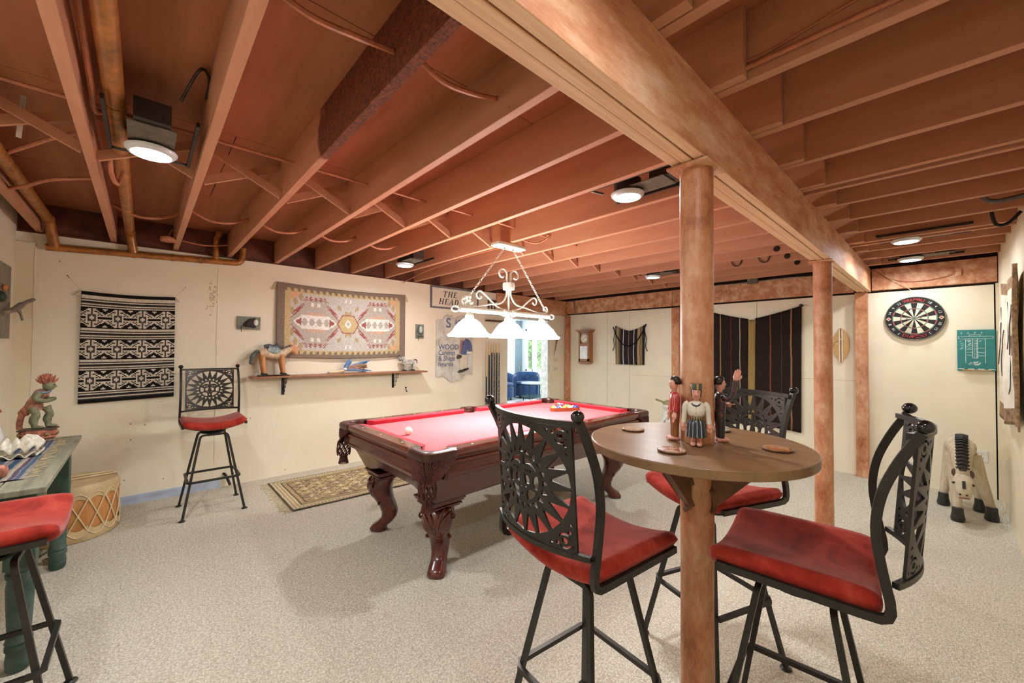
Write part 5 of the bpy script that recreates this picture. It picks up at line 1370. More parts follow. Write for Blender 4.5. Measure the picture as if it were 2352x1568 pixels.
# ---- striped bag with cord
a = ony(1415, 755, YB); b = ony(1482, 838, YB); bw2, bh2 = (b.x-a.x)/2, (a.z-b.z)/2
def striped(name, base, stops, axis=0):
    """vertical stripes at given x with given half widths"""
    t_ = NT(name); s = t_.add('ShaderNodeSeparateXYZ'); v = t_.co(); t_.link(v, s.inputs[0])
    n = t_.noise(t_.mapping((1, 1, 1)), 5, 2); x = t_.math('ADD', s.outputs[axis], t_.math('MULTIPLY', t_.math('SUBTRACT', n, .5), .02))
    f = t_.noise(t_.mapping((1, 1, 1)), 40, 4, .7); c = t_.ramp(f, [(.35, base), (.75, tuple(min(1, k*1.35+.015) for k in [int(base[i:i+2], 16)/255 for i in (0, 2, 4)]))])
    for x0, hw, col in stops:
        m = t_.math('LESS_THAN', t_.math('ABSOLUTE', t_.math('SUBTRACT', x, x0)), hw); c = t_.mix(m, c, col)
    t_.base(c); t_.bump(t_.noise(t_.mapping((1, 1, 1)), 150, 3), .3, .003); return t_.done(.95, spec=.1)
M_bag = striped('black striped wool', '2b2426', [(-.82*bw2, .03, 'a5906c'), (-.68*bw2, .018, '6d5b48'), (-.42*bw2, .006, 'dcd8d4'), (-.05*bw2, .005, '9c8a70'), (.33*bw2, .006, 'dcd8d4'), (.62*bw2, .02, 'a5906c'), (.78*bw2, .018, '8a765a')])
t = wall_thing('woven_bag', 'black woven bag with tan and white stripes and cord strap on the back wall', 'bag', WB, (a.x+bw2, YB-.004, (a.z+b.z)/2))
def bagp(u, v): x = (u-.5)*2*bw2*(1-.04*(1-v)); y = (v-.5)*2*bh2+.05*v*(abs(u-.5)*2)**1.5-.04*v*sin(pi*u); return (x, y, .012+.022*sin(pi*u)*sin(pi*min(1, v+.1))+.008*sin(u*12))
MB().grid(bagp, 30, 24).obj('bag_cloth', M_bag, t, smooth=180, solid=.012)
M_cord = wool('black cord wool', '1f1a1a')
MB().tube(catmull([(-bw2-.04, bh2+.03, .02), (-bw2*.85, bh2*.55, .035), (-bw2*.4, bh2*.12, .05), (0, bh2*.02, .052), (bw2*.45, bh2*.2, .05), (bw2*.85, bh2*.7, .035), (bw2+.03, bh2+.06, .02)], 6), .009, 8).obj('strap', M_cord, t)
for s in (-1, 1): MB().tube(catmull([(s*bw2, bh2*.85, .02), (s*(bw2+.03), bh2*.4, .02), (s*(bw2+.02), bh2*.0, .02), (s*(bw2+.05), -bh2*.25, .02)], 5), .007, 6).obj('cord_end', M_cord, t)
# ---- dark blanket in two panels
xr = ony(1842, 702, YB).x; xm = ony(1727, 733, YB).x; zt_, zm, zb2 = 1.985, 1.845, .40; hw = xr-xm
t = wall_thing('wall_blanket', 'large dark brown striped blanket of two panels hanging on the back wall', 'blanket', WB, (xm, YB-.006, 1.2))
M_bk = striped('dark brown goat wool', '241c19', [(.40*hw, .007, '7d4a38'), (.62*hw, .004, '4a3a30'), (.80*hw, .009, '8a6a4c'), (-.25*hw, .006, '9a8a78'), (-.45*hw, .004, '6a3a30'), (-.70*hw, .008, '8a6a4c')])
M_seam = wool('ochre seam wool', '9a8150')
for s in (-1, 1):
    def bp(u, v):
        x = s*(.045+(hw-.045)*u) if s > 0 else -(.045+(hw-.045)*(1-u))
        q = abs(x)/hw; top_ = zm+(zt_-zm)*q**1.25-1.2; bot_ = zb2+.05*(1-q)-1.2
        return (x*(1-.02*(1-v)), bot_+(top_-bot_)*v, .012+.014*abs(sin(x*7))*(1-v*.4))
    MB().grid(bp, 24, 30).obj('blanket_panel', M_bk, t, smooth=180, solid=.010)
MB().grid(lambda u, v: ((u-.5)*.085-.02*(1-v)+.01, zb2+.06-1.2+(zm-.01-zb2-.06)*v, .016), 4, 20).obj('seam_band', M_seam, t, smooth=180, solid=.008)
for s in (-1, 1): MB().lathe([(.012, 0), (.012, .03), (.02, .034), (.02, .04), (0, .042)], 12, (s*hw, zt_-1.2, 0)).obj('hanging_peg', M_black, t)
# ---- small oval board
p = ony(1932, 792, YB); t = wall_thing('oval_board', 'small oval wooden board with white centre stripes on the back wall', 'board', WB, (p.x, YB-.001, p.z))
oh, ow = .205, .078
out = [(ow*(1-abs(s)**2.3)*1.0, oh*s) for s in [-1+2*i/20 for i in range(21)]]; out[0] = (.018, -oh)
out = out[:20]+[(0, oh)]+[(-x, y) for x, y in reversed(out[:20])]
mb = MB(); cut_plate(mb, out, [], .02, lambda x, y, k: (x, y, .02*k)); mb.obj('board', mahogany('pale oak board', 'b98f55', 'cfa76c', .4, .2, (10, 10, 1)), t, smooth=30, fix=True, bevel=.002)
for x, w_, c_ in ((-.012, .004, 'e6e0d0'), (.012, .004, 'e6e0d0'), (0, .005, '7a5a38')): MB().box((x-w_, -oh+.006, .0201), (x+w_, oh-.012-abs(x), .0208)).obj('stripe', mat('stripe '+c_, c_, .5), t, smooth=0)
for x, y in ((-.02, .05), (.018, .05), (0, .068)): MB().lathe([(.006, .02), (.006, .026), (0, .028)], 10, (x, y, 0)).obj('hook_stud', M_wire, t)
MB().tube(catmull([(-.02, .05, .026), (-.05, .03, .022), (-.066, -.01, .022)], 4), .0012, 4).obj('thread', M_black, t)
# ---- outlet
p = ony(2256, 1047, YB); t = wall_thing('outlet_plate', 'white double outlet plate low on the back wall', 'outlet', WB, (p.x, YB-.001, p.z))
M_pl = mat('white plastic plate', 'ecebe6', .35, var=.02)
MB().box((-.037, -.058, 0), (.037, .058, .006)).obj('plate', M_pl, t, smooth=0, bevel=.003)
for y in (-.025, .025):
    s = MB().lathe([(.017, .006), (.017, .008), (0, .008)], 20, (0, y, 0)).obj('socket', M_pl, t)
    for dx in (-.006, .006): MB().box((dx-.0012, y, .0081), (dx+.0012, y+.008, .0085)).obj('slot', M_ink, s, smooth=0)
    MB().lathe([(.0025, .0081), (0, .0085)], 8, (0, y-.008, 0)).obj('slot', M_ink, s)
# ---- painted hide on the right wall
t = wall_thing('hanging_hide', 'pale animal hide with brown edges hanging from a stick on the right wall', 'hide', WR, (XR-.006, 4.80, 1.45))
M_hide = NT('pale hide'); v = M_hide.mapping((1, 1, 1)); f = M_hide.noise(v, 6, 5, .7); M_hide.base(M_hide.ramp(f, [(.3, 'c8b796'), (.5, 'e3dac6'), (.75, 'efe9dc')])); M_hide.bump(M_hide.noise(v, 30, 5), .3, .006); M_hide = M_hide.done(.85)
M_hedge = mat('brown hide edge', '8d6f50', .9, var=.3, scale=25)
def hp(u, v):
    x0 = -.56+.05*sin(v*9); x1 = .52+.03*sin(v*7+1); x = x0+(x1-x0)*u
    zt2 = .50+.02*sin(u*8)-.06*u*0; zb3 = -.50-.06*sin(u*3.1)+.10*(1-u)*0
    return (x, zb3+(zt2-zb3)*v, .016+.02*sin(u*7+v*3)**2+.03*sin(pi*u)*(1-v)*.8)
mb = MB(); n1, n2 = 28, 36
for i in range(n1+1):
    for j in range(n2+1): mb.v.append(hp(i/n1, j/n2))
for i in range(n1):
    for j in range(n2):
        u, vv = (i+.5)/n1, (j+.5)/n2
        mb.cur = 1 if (vv > .93 or (vv < .10 and abs(u-.5) < .5) or u > .93+.03*sin(vv*20)) else 0
        a_ = i*(n2+1)+j; mb.face(a_, a_+n2+1, a_+n2+2, a_+1)
mb.obj('hide', [M_hide, M_hedge], t, smooth=180, solid=.006)
for k in range(7):
    x = -.45+.14*k; y0 = rnd.uniform(.0, .35); mb = MB(); mb.tube(catmull([(x+.02*sin(i*2.3+k), y0-.07*i, hp((x+.56)/1.08, max(0, min(1, (y0-.07*i+.5))))[2]+.006) for i in range(6)], 3), .003, 4); mb.obj('stitch_line', mat('dark thread', '5c5148', .9), t)
MB().tube([(.55, .56, .03), (.545, .2, .035), (.56, -.2, .03), (.56, -.52, .03)], [.012, .013, .012, .011], 8).obj('hanging_stick', mat('bark stick', 'a08668', .85, var=.3, scale=40, bump=.4, bscale=60), t)
for s in (-.56, .5): MB().tube(catmull([(s, -.42, .02), (s-.02, -.5, .02), (s+.01, -.56, .02)], 4), .006, 5).obj('tie', M_hedge, t)
# ---- carved pale horse standing by the corner
M_pz = mahogany('whitewashed carved wood', 'b9a98c', 'd8ccb2', .55, 0, (7, 7, 2)); M_hoof = mat('black hoof paint', '2c2a28', .5, var=.2, scale=30)
t = thing('carved_horse', 'pale carved wooden horse with black striped mane and lowered head by the corner', 'carving', (.095, 5.33, 0))
mb = MB(); body(mb, [(-.02, .24, .52), (-.02, .10, .56), (-.01, -.05, .585), (.0, -.16, .60)], [.07, .088, .09, .08], 14); mb.obj('body', M_pz, t, smooth=70)
mb = MB(); body(mb, [(.0, -.12, .60), (-.005, -.22, .57), (-.003, -.29, .48), (.0, -.34, .38)], [.088, .072, .056, .042], 14); mb.obj('neck', M_pz, t, smooth=70)
mb = MB(); body(mb, [(0, -.325, .395), (.002, -.37, .35), (.005, -.405, .29), (.006, -.415, .255), (.006, -.412, .24)], [.045, .062, .05, .04, .025], 12); h = mb.obj('head', M_pz, t, smooth=70)
for s in (-1, 1):
    MB().ball((s*.046, -.335, .415), .024, 8, 6, (.8, .6, 1.4)).obj('ear', mat('brown ear paint', '5a4034', .6), h)
    MB().ball((s*.048, -.405, .345), .015, 10, 6, (1.1, .6, .7)).obj('eye', M_hoof, h)
    MB().ball((s*.018, -.452, .268), .008, 8, 5).obj('nostril', M_hoof, h)
MB().bar((.003, -.435, .375), (.004, -.450, .315), .018, .004).obj('blaze', M_hoof, h)
MB().tube([(.05*cos(a_)+.005, -.385-.055*abs(sin(a_))*(1 if sin(a_) > 0 else .1), .30-.0*a_) for a_ in [pi*i/10 for i in range(11)]], .004, 5).obj('halter', M_hoof, h)
MB().tube([(-.025, -.446, .242), (.006, -.452, .240), (.036, -.446, .242)], .004, 5).obj('mouth', mat('red brown lip', '7a3a30', .6), h)
ms = catmull([(0, -.04, .672), (0, -.13, .688), (-.003, -.235, .665), (-.002, -.31, .565), (0, -.365, .44)], 5)
MB().tube(ms, [.022]+[.034]*(len(ms)-4)+[.03, .026, .018], 10, ell=.6).obj('mane', mat('brown mane base', '4b3a2e', .6), t)
for i in range(1, len(ms)-1):
    d = (ms[i+1]-ms[i-1]).normalized(); n = Vector((0, -d.z, d.y)) if True else None
    n = Vector((0, d.z, -d.y)); n = n if n.y < 0 or n.z > 0 else -n
    c_ = ms[i]+Vector((0, -.012, .012))
    MB().tube(catmull([c_+Vector((-.036, .0, 0))-d*-.006, c_+Vector((0, -.014, .010))-d*.004, c_+Vector((.036, 0, 0))-d*-.006], 3), .0085, 6).obj('mane_ridge', M_hoof, t)
for (x0, y0, x1, y1) in ((-.055, -.14, -.03, -.26), (.065, -.12, .165, -.04), (-.06, .20, -.112, .17), (.045, .20, .11, .18)):
    L = MB().tube([(x0, y0, .55), (x0*.6+x1*.4, y0*.6+y1*.4, .34), (x1, y1, .09)], [.048, .04, .029], 8).obj('leg', M_pz, t, smooth=50)
    hf = MB(); hf.loft([[(x1+w_*cos(2*pi*j/10), y1-.01*k+d_*sin(2*pi*j/10), z_) for j in range(10)] for k, (w_, d_, z_) in enumerate(((.042, .055, 0), (.044, .055, .025), (.036, .042, .07), (.034, .036, .115)))]); hf.obj('hoof', M_hoof, L, smooth=50, fix=True)
MB().tube(catmull([(-.03, .30, .56), (-.04, .36, .48), (-.05, .37, .32)], 5), [.02]*6+[.012]*5, 8).obj('tail', M_hoof, t)
# ---- white carved figure far behind the table
t = thing('carved_bird_figure', 'white carved figure with olive cap by the back wall behind the red shirted figurine', 'carving', (-2.72, 5.66, 0), R(200))
M_wf = mat('white painted carving', 'd9d7d0', .5, var=.08, scale=20); M_ol = mat('olive paint', '8a8455', .6, var=.15)
mb = MB(); ell_loft(mb, [(0, 0, 0, .13, .13), (.03, 0, 0, .14, .14), (.12, 0, 0, .10, .12), (.30, 0, 0, .085, .12), (.42, .01, 0, .11, .15), (.50, .02, 0, .08, .10), (.54, .02, 0, .035, .04)]); mb.obj('body', M_wf, t, smooth=50)
MB().ball((.04, 0, .60), .065, 14, 10).obj('head', M_wf, t)
MB().lathe([(.075, .635), (.06, .66), (.03, .685), (0, .69)], 16, (.03, 0, 0)).bar((.08, 0, .65), (.20, 0, .69), .05, .02).obj('cap', M_ol, t)
for s in (-1, 1): MB().tube(catmull([(.03, s*.10, .48), (.09, s*.14, .40), (.13, s*.12, .30)], 4), .03, 8, ell=.6).obj('wing', M_wf, t)
# ================================================================== green table at the left edge and what stands on and under it
GZ = .80
M_gtop = None
g = NT('worn green grey boards'); f = g.noise(g.mapping((1.2, 9, 3)), 2.5, 7, .7); g.base(g.ramp(f, [(.25, '5c5a4a'), (.5, '8a8874'), (.75, 'a39e88')])); g.bump(f, .25, .004); M_gtop = g.done(.6)
M_green = mat('worn dark green paint', '2f4a3c', .5, var=.2, scale=12, bump=.15, bscale=40)
M_gleg = mat('worn blue green paint', '4a5c56', .55, var=.3, scale=14, bump=.2, bscale=50, dark='2c4438')
GX0, GX1, GY0, GY1 = -4.10, -2.70, YF+.015, -.305
t = thing('rustic_table', 'worn green plank table with turned legs at the left edge', 'table', ((GX0+GX1)/2, (GY0+GY1)/2, 0)); ox, oy = (GX0+GX1)/2, (GY0+GY1)/2
for y0, y1 in ((GY0, -.625), (-.621, -.455), (-.451, GY1)): MB().box((GX0-ox, y0-oy, GZ-.028), (GX1-ox, y1-oy, GZ-.002*rnd.random())).obj('plank', M_gtop, t, smooth=0, bevel=.004)
for lo, hi in (((GX0+.22, GY1-.07, GZ-.13), (GX1-.06, GY1-.05, GZ-.029)), ((GX1-.06, GY0+.05, GZ-.13), (GX1-.04, GY1-.05, GZ-.029)), ((GX0+.20, GY0+.05, GZ-.13), (GX0+.22, GY1-.05, GZ-.029)), ((GX0+.22, GY0+.03, GZ-.13), (GX1-.06, GY0+.05, GZ-.029))):
    MB().box((lo[0]-ox, lo[1]-oy, lo[2]), (hi[0]-ox, hi[1]-oy, hi[2])).obj('apron', M_green, t, smooth=0)
lp = [(.030, 0), (.038, .012), (.040, .05), (.036, .085), (.042, .095), (.042, .112), (.038, .118), (.043, .128), (.039, .14), (.036, .16), (.040, .26), (.044, .36), (.040, .40), (.046, .41), (.046, .425), (.040, .432), (.047, .44), (.047, .455)]
for x in (-3.855, -2.775):
    for y in (GY1-.075, GY0+.075):
        L = MB().lathe(lp, 20, (x-ox, y-oy, 0)).obj('leg', M_gleg, t)
        MB().box((x-ox-.046, y-oy-.046, .45), (x-ox+.046, y-oy+.046, GZ-.029)).obj('leg_block', M_green, L, smooth=0, bevel=.004)
# runner
t = thing('table_runner', 'striped blue runner with frayed fringe on the green table', 'runner', (-3.42, -.475, GZ+.0005))
M_run = striped('striped blue runner', '7d766e', [(-.055, .010, '4a5e78'), (-.03, .006, '8a7a80'), (-.008, .012, '3a5068'), (.02, .006, 'b0a08c'), (.035, .008, '5c5264'), (.055, .008, '4a5e78')], 1)
MB().grid(lambda u, v: (-.52+1.04*u, -.075+.15*v+.006*sin(u*9), .003+.003*abs(sin(u*17+v*5))), 40, 6).obj('runner_cloth', M_run, t, smooth=180, solid=.003)
mb = MB()
for k in range(60):
    x = -.52+1.04*k/59; 
    for s in (-1, 1): mb.tube([(x, s*.072, .004), (x+rr.uniform(-.02, .02), s*(.09+rr.uniform(0, .02)), .003), (x+rr.uniform(-.03, .03), s*(.10+rr.uniform(0, .03)), .002)], .0014, 4)
for k in range(16): y = -.07+.14*k/15; mb.tube([(-.52, y, .004), (-.56, y+rr.uniform(-.02, .02), .004), (-.60, y+rr.uniform(-.03, .03), .002)], .0014, 4)
mb.obj('fringe', wool('straw fringe', 'b8a888'), t)['kind'] = 'stuff'
# giant clam shell
p = onz(52, 1040, GZ+.03); t = thing('clam_shell', 'large white fluted clam shell on the striped runner', 'shell', (-3.45, -.475, GZ+.007), R(-35)); t.scale = (.72, .72, .80)
M_shell = mat('white shell', 'e6e1d4', .55, var=.12, scale=30, bump=.5, bscale=45, bdist=.006, dark='c2b59c')
def valve(sgn):
    def f(u, v):
        a = R(-82)+R(164)*u; rib = .5+.5*cos(u*2*pi*5.5); r = (.02+.15*v)*(1-.12*(1-rib)*v)
        dome = .105*sin(pi*min(1, v*.62+.10))*(.75+.35*rib)
        st_ = .006*((v*4) % 1.0); wv = .034*(rib-.5)*v**2
        return (r*sin(a)*.95, -.07+r*cos(a)*.95, .040+.085*sin(pi*(.12+.80*v))*(.8+.3*rib)+wv+st_ if sgn > 0 else .028-.018*sin(pi*(.1+.8*v))+wv)
    return f
MB().grid(valve(1), 67, 16).obj('upper_valve', M_shell, t, smooth=60, solid=.006)
MB().grid(valve(-1), 67, 16).obj('lower_valve', M_shell, t, smooth=60, solid=.006)
# carved statue
p = onz(97, 1008, GZ); t = thing('carved_statue', 'painted wooden statue with flame red hair and green skin on the green table', 'statue', (p.x-.02, p.y-.02, GZ+.0005), R(82))
S_red, S_green, S_rob, S_gold = mat('worn red paint', 'ac6a52', .6, var=.3, scale=40, bump=.3), mat('worn green skin paint', '7b7c5e', .6, var=.25, scale=30), mat('worn pink brown robe paint', 'a06f58', .65, var=.35, scale=35, bump=.3), mat('worn ochre paint', '9c7d4c', .6, var=.3, scale=40)
mb = MB(); mb.loft([[(x, y, z) for x, y in circ(0, 0, rx, 20, ry)] for z, rx, ry in ((0, .07, .06), (.012, .085, .07), (.03, .08, .065), (.05, .088, .07), (.062, .08, .06))]); b_ = mb.obj('base', S_red, t, smooth=40)
for k in range(14): a = 2*pi*k/14; MB().ball((.082*cos(a), .066*sin(a), .035), .014, 8, 5).obj('base_boss', S_red if k % 2 else S_gold, b_)
MB().box((-.085, -.05, .060), (.085, .05, .070)).obj('plinth_top', mat('dark plinth', '5a4a3e', .6), t, bevel=.004)
for s, x0, lean in ((-1, -.010, .0), (1, .038, .02)):
    L = MB().tube(catmull([(x0, s*.026, .08), (x0-.006, s*.027, .13), (x0+.004, s*.025, .165), (x0-.014, s*.022, .21)], 4), [.016]*3+[.022]*5+[.02]*3+[.026]*2, 10).obj('leg', S_green, t)
    MB().ball((x0+.014, s*.026, .080), .020, 10, 6, (1.5, .8, .55)).obj('foot', S_green, L)
mb = MB(); body(mb, [(-.012, 0, .185), (-.022, 0, .225), (-.008, 0, .27), (.012, 0, .305), (.022, 0, .325)], [.036, .042, .032, .037, .02], 14); mb.obj('robe', S_rob, t, smooth=60)
mb = MB(); mb.tube(catmull([(-.045, .0, .21), (-.075, 0, .16), (-.085, .0, .10), (-.082, 0, .07)], 5), [.022]*5+[.013]*6+[.012]*5, 10, ell=1.2); mb.obj('trailing_sash', S_red, t)
MB().tube(catmull([(.0, .035, .21), (.03, .045, .17), (.028, .05, .12)], 4), .012, 8, ell=.5).obj('sash_end', S_rob, t)
for s in (-1, 1):
    A = MB().tube(catmull([(.014, s*.045, .305), (.0, s*.064, .275), (.035, s*.052, .255), (.062, s*.012, .262)], 4), [.018]*4+[.017]*4+[.013]*5, 10).obj('arm', S_green, t)
    MB().ball((.064, s*.010, .264), .013, 8, 6).obj('hand', S_green, A)
MB().tube([(.016+.03*cos(a), .038*sin(a), .312+.004*cos(a*3)) for a in [2*pi*i/16 for i in range(16)]], .008, 6, closed=True).obj('collar', mat('worn blue grey paint', '7d8894', .6), t)
h = MB().ball((.042, 0, .352), .031, 14, 10, (1, .85, 1.1)).obj('head', S_green, t)
MB().ball((.073, 0, .347), .007, 8, 5).obj('nose', S_green, h)
for s in (-1, 1): MB().ball((.067, s*.012, .358), .0045, 8, 5).obj('eye', M_hair, h)
for k in range(26):
    a = k*2.399; e = R(20+65*(k/26)); d = Vector((cos(a)*cos(e)-.25, sin(a)*cos(e), sin(e))).normalized(); c_ = Vector((.034, 0, .362))+d*.026
    MB().tube([c_, c_+d*.02+Vector((0, 0, .006)), c_+d*.034+Vector((0, 0, .016))], [.010, .008, .001], 6).obj('flame_lock', S_red, h)
# small red flower basket and white jug partly cut by the frame
p = onz(-26, 1103, GZ); t = thing('red_basket', 'small red and pink knotted basket at the left edge of the green table', 'basket', (p.x, p.y, GZ+.0005))
MB().lathe([(.03, 0), (.05, .012), (.058, .035), (.055, .05), (.046, .045)], 20).obj('bowl', S_red, t)
for k in range(14): a = k*2.4; r_ = .012*math.sqrt(k); MB().ball((r_*cos(a), r_*sin(a), .052), .012, 8, 5).obj('bead', mat('pink bead', 'c98a7a', .5) if k % 2 else S_red, t)
t = thing('ceramic_jug', 'white ceramic jug with red rim at the left edge behind the shell', 'jug', (-3.84, -.672, GZ+.0005))
MB().lathe([(.045, 0), (.06, .02), (.07, .07), (.055, .13), (.032, .17), (.036, .20), (.05, .225)], 24).obj('jug_body', mat('white glazed ceramic', 'e9e5dc', .2, var=.04, coat=.4), t)
MB().lathe([(.046, .215), (.056, .222), (.052, .234), (.042, .228)], 24, closed=True).obj('rim', mat('red glaze', 'b0503e', .3), t)
# rawhide drum
t = thing('rawhide_drum', 'rawhide laced tan wooden drum standing on the carpet against the left wall', 'drum', (-4.485, -.375, 0))
M_drum = mahogany('orange tan drum wood', 'b4743c', 'cf9656', .5, .1, (5, 5, 1)); M_raw = mat('pale rawhide', 'c9b184', .55, var=.1, scale=9, bump=.15); M_lace = mat('pale rawhide lace', 'dcc79c', .6, var=.08)
dr_, dz_ = .255, .405
MB().lathe([(dr_-.012, .03), (dr_-.004, .12), (dr_-.004, .30), (dr_-.012, .37)], 40).obj('shell', M_drum, t)
def scal(zb0, zt0, sgn):
    """rawhide skirt with scalloped edge"""
    mb = MB(); n = 110; secs = []
    for k in range(5):
        lp = []
        for j in range(n):
            a = 2*pi*j/n; s = abs(sin(a*8)); edge = zb0+(.030*s if sgn > 0 else -.030*s)
            z = edge+(zt0-edge)*k/4; r_ = dr_+.001-(.014 if k == 4 else .004 if k == 3 else 0); lp.append((r_*cos(a), r_*sin(a), z))
        secs.append(lp)
    return secs
sec = scal(.285, dz_-.004, 1); mb = MB(); mb.loft(sec, caps=False); mb.lathe([(dr_-.014, dz_-.004), (dr_-.05, dz_), (0, dz_)], 40); mb.obj('drum_head', M_raw, t, smooth=60)
sec = scal(.115, .004, -1); mb = MB(); mb.loft(sec, caps=False); mb.lathe([(0, 0), (dr_-.014, .004)], 40); mb.obj('bottom_head', M_raw, t, smooth=60)
for k in range(16):
    for sgn in (-1, 1):
        a0, a1 = 2*pi*k/16, 2*pi*(k+sgn*1.0)/16
        MB().tube([((dr_+.004)*cos(a0+(a1-a0)*i/6), (dr_+.004)*sin(a0+(a1-a0)*i/6), .312-.235*i/6) for i in range(7)], .0042, 6).obj('lace', M_lace, t)
    a = 2*pi*k/16; a2 = a
    MB().tube([((dr_+.004)*cos(a+(2*pi/16)*i/8), (dr_+.004)*sin(a+(2*pi/16)*i/8), .312+.036*sin(pi*i/8)) for i in range(9)], .004, 6).obj('lace_loop', M_lace, t)
    MB().tube([((dr_+.004)*cos(a2+(2*pi/16)*i/8), (dr_+.004)*sin(a2+(2*pi/16)*i/8), .078-.036*sin(pi*i/8)) for i in range(9)], .004, 6).obj('lace_loop', M_lace, t)
for k, (p0, p1, lab) in enumerate((((-4.44, -.60, dz_+.009), (-4.50, -.13, dz_+.012), 'thin wooden drumstick on the drum head, nearer the camera'), ((-4.55, -.60, dz_+.010), (-4.56, -.16, dz_+.012), 'thin wooden drumstick on the drum head, nearer the wall'))):
    q = thing('drumstick', lab, 'drumstick', ((p0[0]+p1[0])/2, (p0[1]+p1[1])/2, dz_+.001), 0, 'drumsticks'); c_ = Vector(((p0[0]+p1[0])/2, (p0[1]+p1[1])/2, dz_+.001))
    MB().tube([Vector(p0)-c_, Vector(p1)-c_], [.009, .006], 8).obj('stick', M_lace, q)
# curved horn and leaf on the carpet
p = onz(96, 1282, 0); t = thing('animal_horn', 'small curved grey horn lying on the carpet behind the table leg', 'horn', (p.x, p.y, 0))
MB().tube(catmull([(-.10, -.02, .012), (-.03, -.03, .014), (.03, .0, .03), (.02, .07, .07)], 5), [.014]*5+[.012]*5+[.008]*4+[.004, .003], 8).obj('horn_body', mat('grey horn', '6f6a62', .5, var=.2), t)
p = onz(112, 1293, 0); t = thing('dry_leaf', 'dry brown leaf on the carpet beside the horn', 'leaf', (p.x, p.y, 0), .5)
MB().grid(lambda u, v: ((u-.5)*.11, (v-.5)*.05*sin(pi*min(1, u+.05)), .006+.012*abs(v-.5)*2+.006*sin(u*6)), 10, 6).obj('leaf_blade', mat('brown leaf', '6b5344', .7, var=.2), t, solid=.003)
# picture with driftwood on the front wall at the left edge
a = ony(16, 612, YF); b = ony(12, 778, YF)
t = wall_thing('wall_picture', 'grey weathered board picture with a driftwood branch at the far left edge', 'picture', WF, (-4.53, YF+.002, (a.z+b.z)/2))
hh2 = (a.z-b.z)/2; M_gw = mahogany('grey weathered wood', '77705f', '958c78', .7, 0, (2, 2, 10))
for k in range(3): MB().box((-.215, -hh2+k*hh2*2/3+.002, 0), (.215, -hh2+(k+1)*hh2*2/3-.002, .02)).obj('board', M_gw, t, smooth=0)
MB().ball((-.10, .02, .03), .05, 10, 7, (1.2, .8, .5)).obj('shell_ornament', mat('dark green ornament', '2e3a30', .4), t)
MB().ball((-.02, .09, .03), .03, 10, 7, (1, .8, .5)).obj('orange_ornament', mat('orange ornament', 'c87a3c', .5), t)
q = thing('driftwood_branch', 'forked driftwood branch sticking out from the board picture at far left', 'branch', (-4.60, YF+.03, 1.70))
MB().tube(catmull([(.12, .0, -.05), (.0, .03, -.02), (-.12, .06, .04), (-.22, .10, .085)], 5), [.016]*5+[.02]*5+[.014]*5+[.006], 8).obj('branch_stem', mat('driftwood', '8d7f6c', .8, var=.25, scale=25, bump=.4), q)
MB().tube(catmull([(-.04, .04, .0), (-.08, .05, -.04), (-.09, .06, -.09)], 4), [.012]*4+[.008]*5, 6).obj('side_twig', MATS['driftwood'], q)
# ================================================================== sunroom seen through the doorway
M_sw = mat('white sunroom paint', 'e3e9ea', .6, var=.02, scale=3); M_sf = mat('pale sunroom floor tile', 'c9cdcc', .35, var=.05, scale=5)
SX0, SX1, SYa, SYb, SZt = -9.3, XL-.14, 3.7, 9.0, 2.45
struct(MB().box((SX0-.1, SYa-.1, -.1), (SX1, SYb+.1, -.001)).obj('floor_sunroom', M_sf))
rf = struct(MB().box((SX0-.1, SYb-.25, SZt), (SX1, SYb+.1, SZt+.05)).box((SX0-.1, SYa-.1, SZt), (SX1, SYa+.1, SZt+.05)).obj('ceiling_sunroom', M_sw))  # unseen roof, left open between the end strips to let more daylight in
struct(MB().box((SX0-.1, SYa-.1, 0), (SX0, SYb, SZt)).obj('wall_sunroom_left', M_sw))
struct(MB().box((SX0, SYa-.1, 0), (SX1, SYa, SZt)).obj('wall_sunroom_front', M_sw))
struct(MB().box((SX1-.001, SYa, 0), (SX1+.12, YF+3.0, SZt)).obj('wall_sunroom_right', M_sw)) if False else None
mb = MB().box((SX0, SYb, 0), (-9.12, SYb+.1, SZt)).box((-9.12, SYb, 0), (-8.78, SYb+.1, .72)).box((-9.12, SYb, 2.05), (-5.6, SYb+.1, SZt)).box((-8.78, SYb, 0), (-8.72, SYb+.1, 2.05)).box((-5.6, SYb, 0), (SX1, SYb+.1, SZt)).box((-8.72, SYb, 0), (-5.6, SYb+.1, .12))
struct(mb.obj('wall_sunroom_back', M_sw))
struct(MB().box((SX1, YB+.1, 0), (SX1+.14, SYb, SZt)).obj('wall_sunroom_side', M_sw))
M_wf2 = mat('white window frame', 'eef2f2', .35, var=.02); gl = NT('window glass'); gl.base('e8f4f4'); gl.b.inputs['Alpha'].default_value = .08; M_pane = gl.done(.03)
for k in range(7): MB().box((SX0+k*.68, SYa, SZt), (SX0+k*.68+.06, SYb, SZt+.08)).obj('roof_rafter', M_wf2, rf, smooth=0)
def window(n, x0, x1, z0, z1):
    o = struct(MB().box((x0, SYb+.02, z0), (x0+.05, SYb+.08, z1)).box((x1-.05, SYb+.02, z0), (x1, SYb+.08, z1)).box((x0, SYb+.02, z0), (x1, SYb+.08, z0+.05)).box((x0, SYb+.02, z1-.05), (x1, SYb+.08, z1)).obj('window_%d' % n, M_wf2, smooth=0))
    MB().box((x0+.05, SYb+.045, z0+.05), (x1-.05, SYb+.052, z1-.05)).obj('pane', M_pane, o, smooth=0)
window(1, -9.12, -8.78, .72, 2.05)
xs_ = [-8.72, -8.38, -8.16, -7.5, -6.85, -6.2, -5.6]
for k in range(6): window(2+k, xs_[k], xs_[k+1], .12, 2.05)
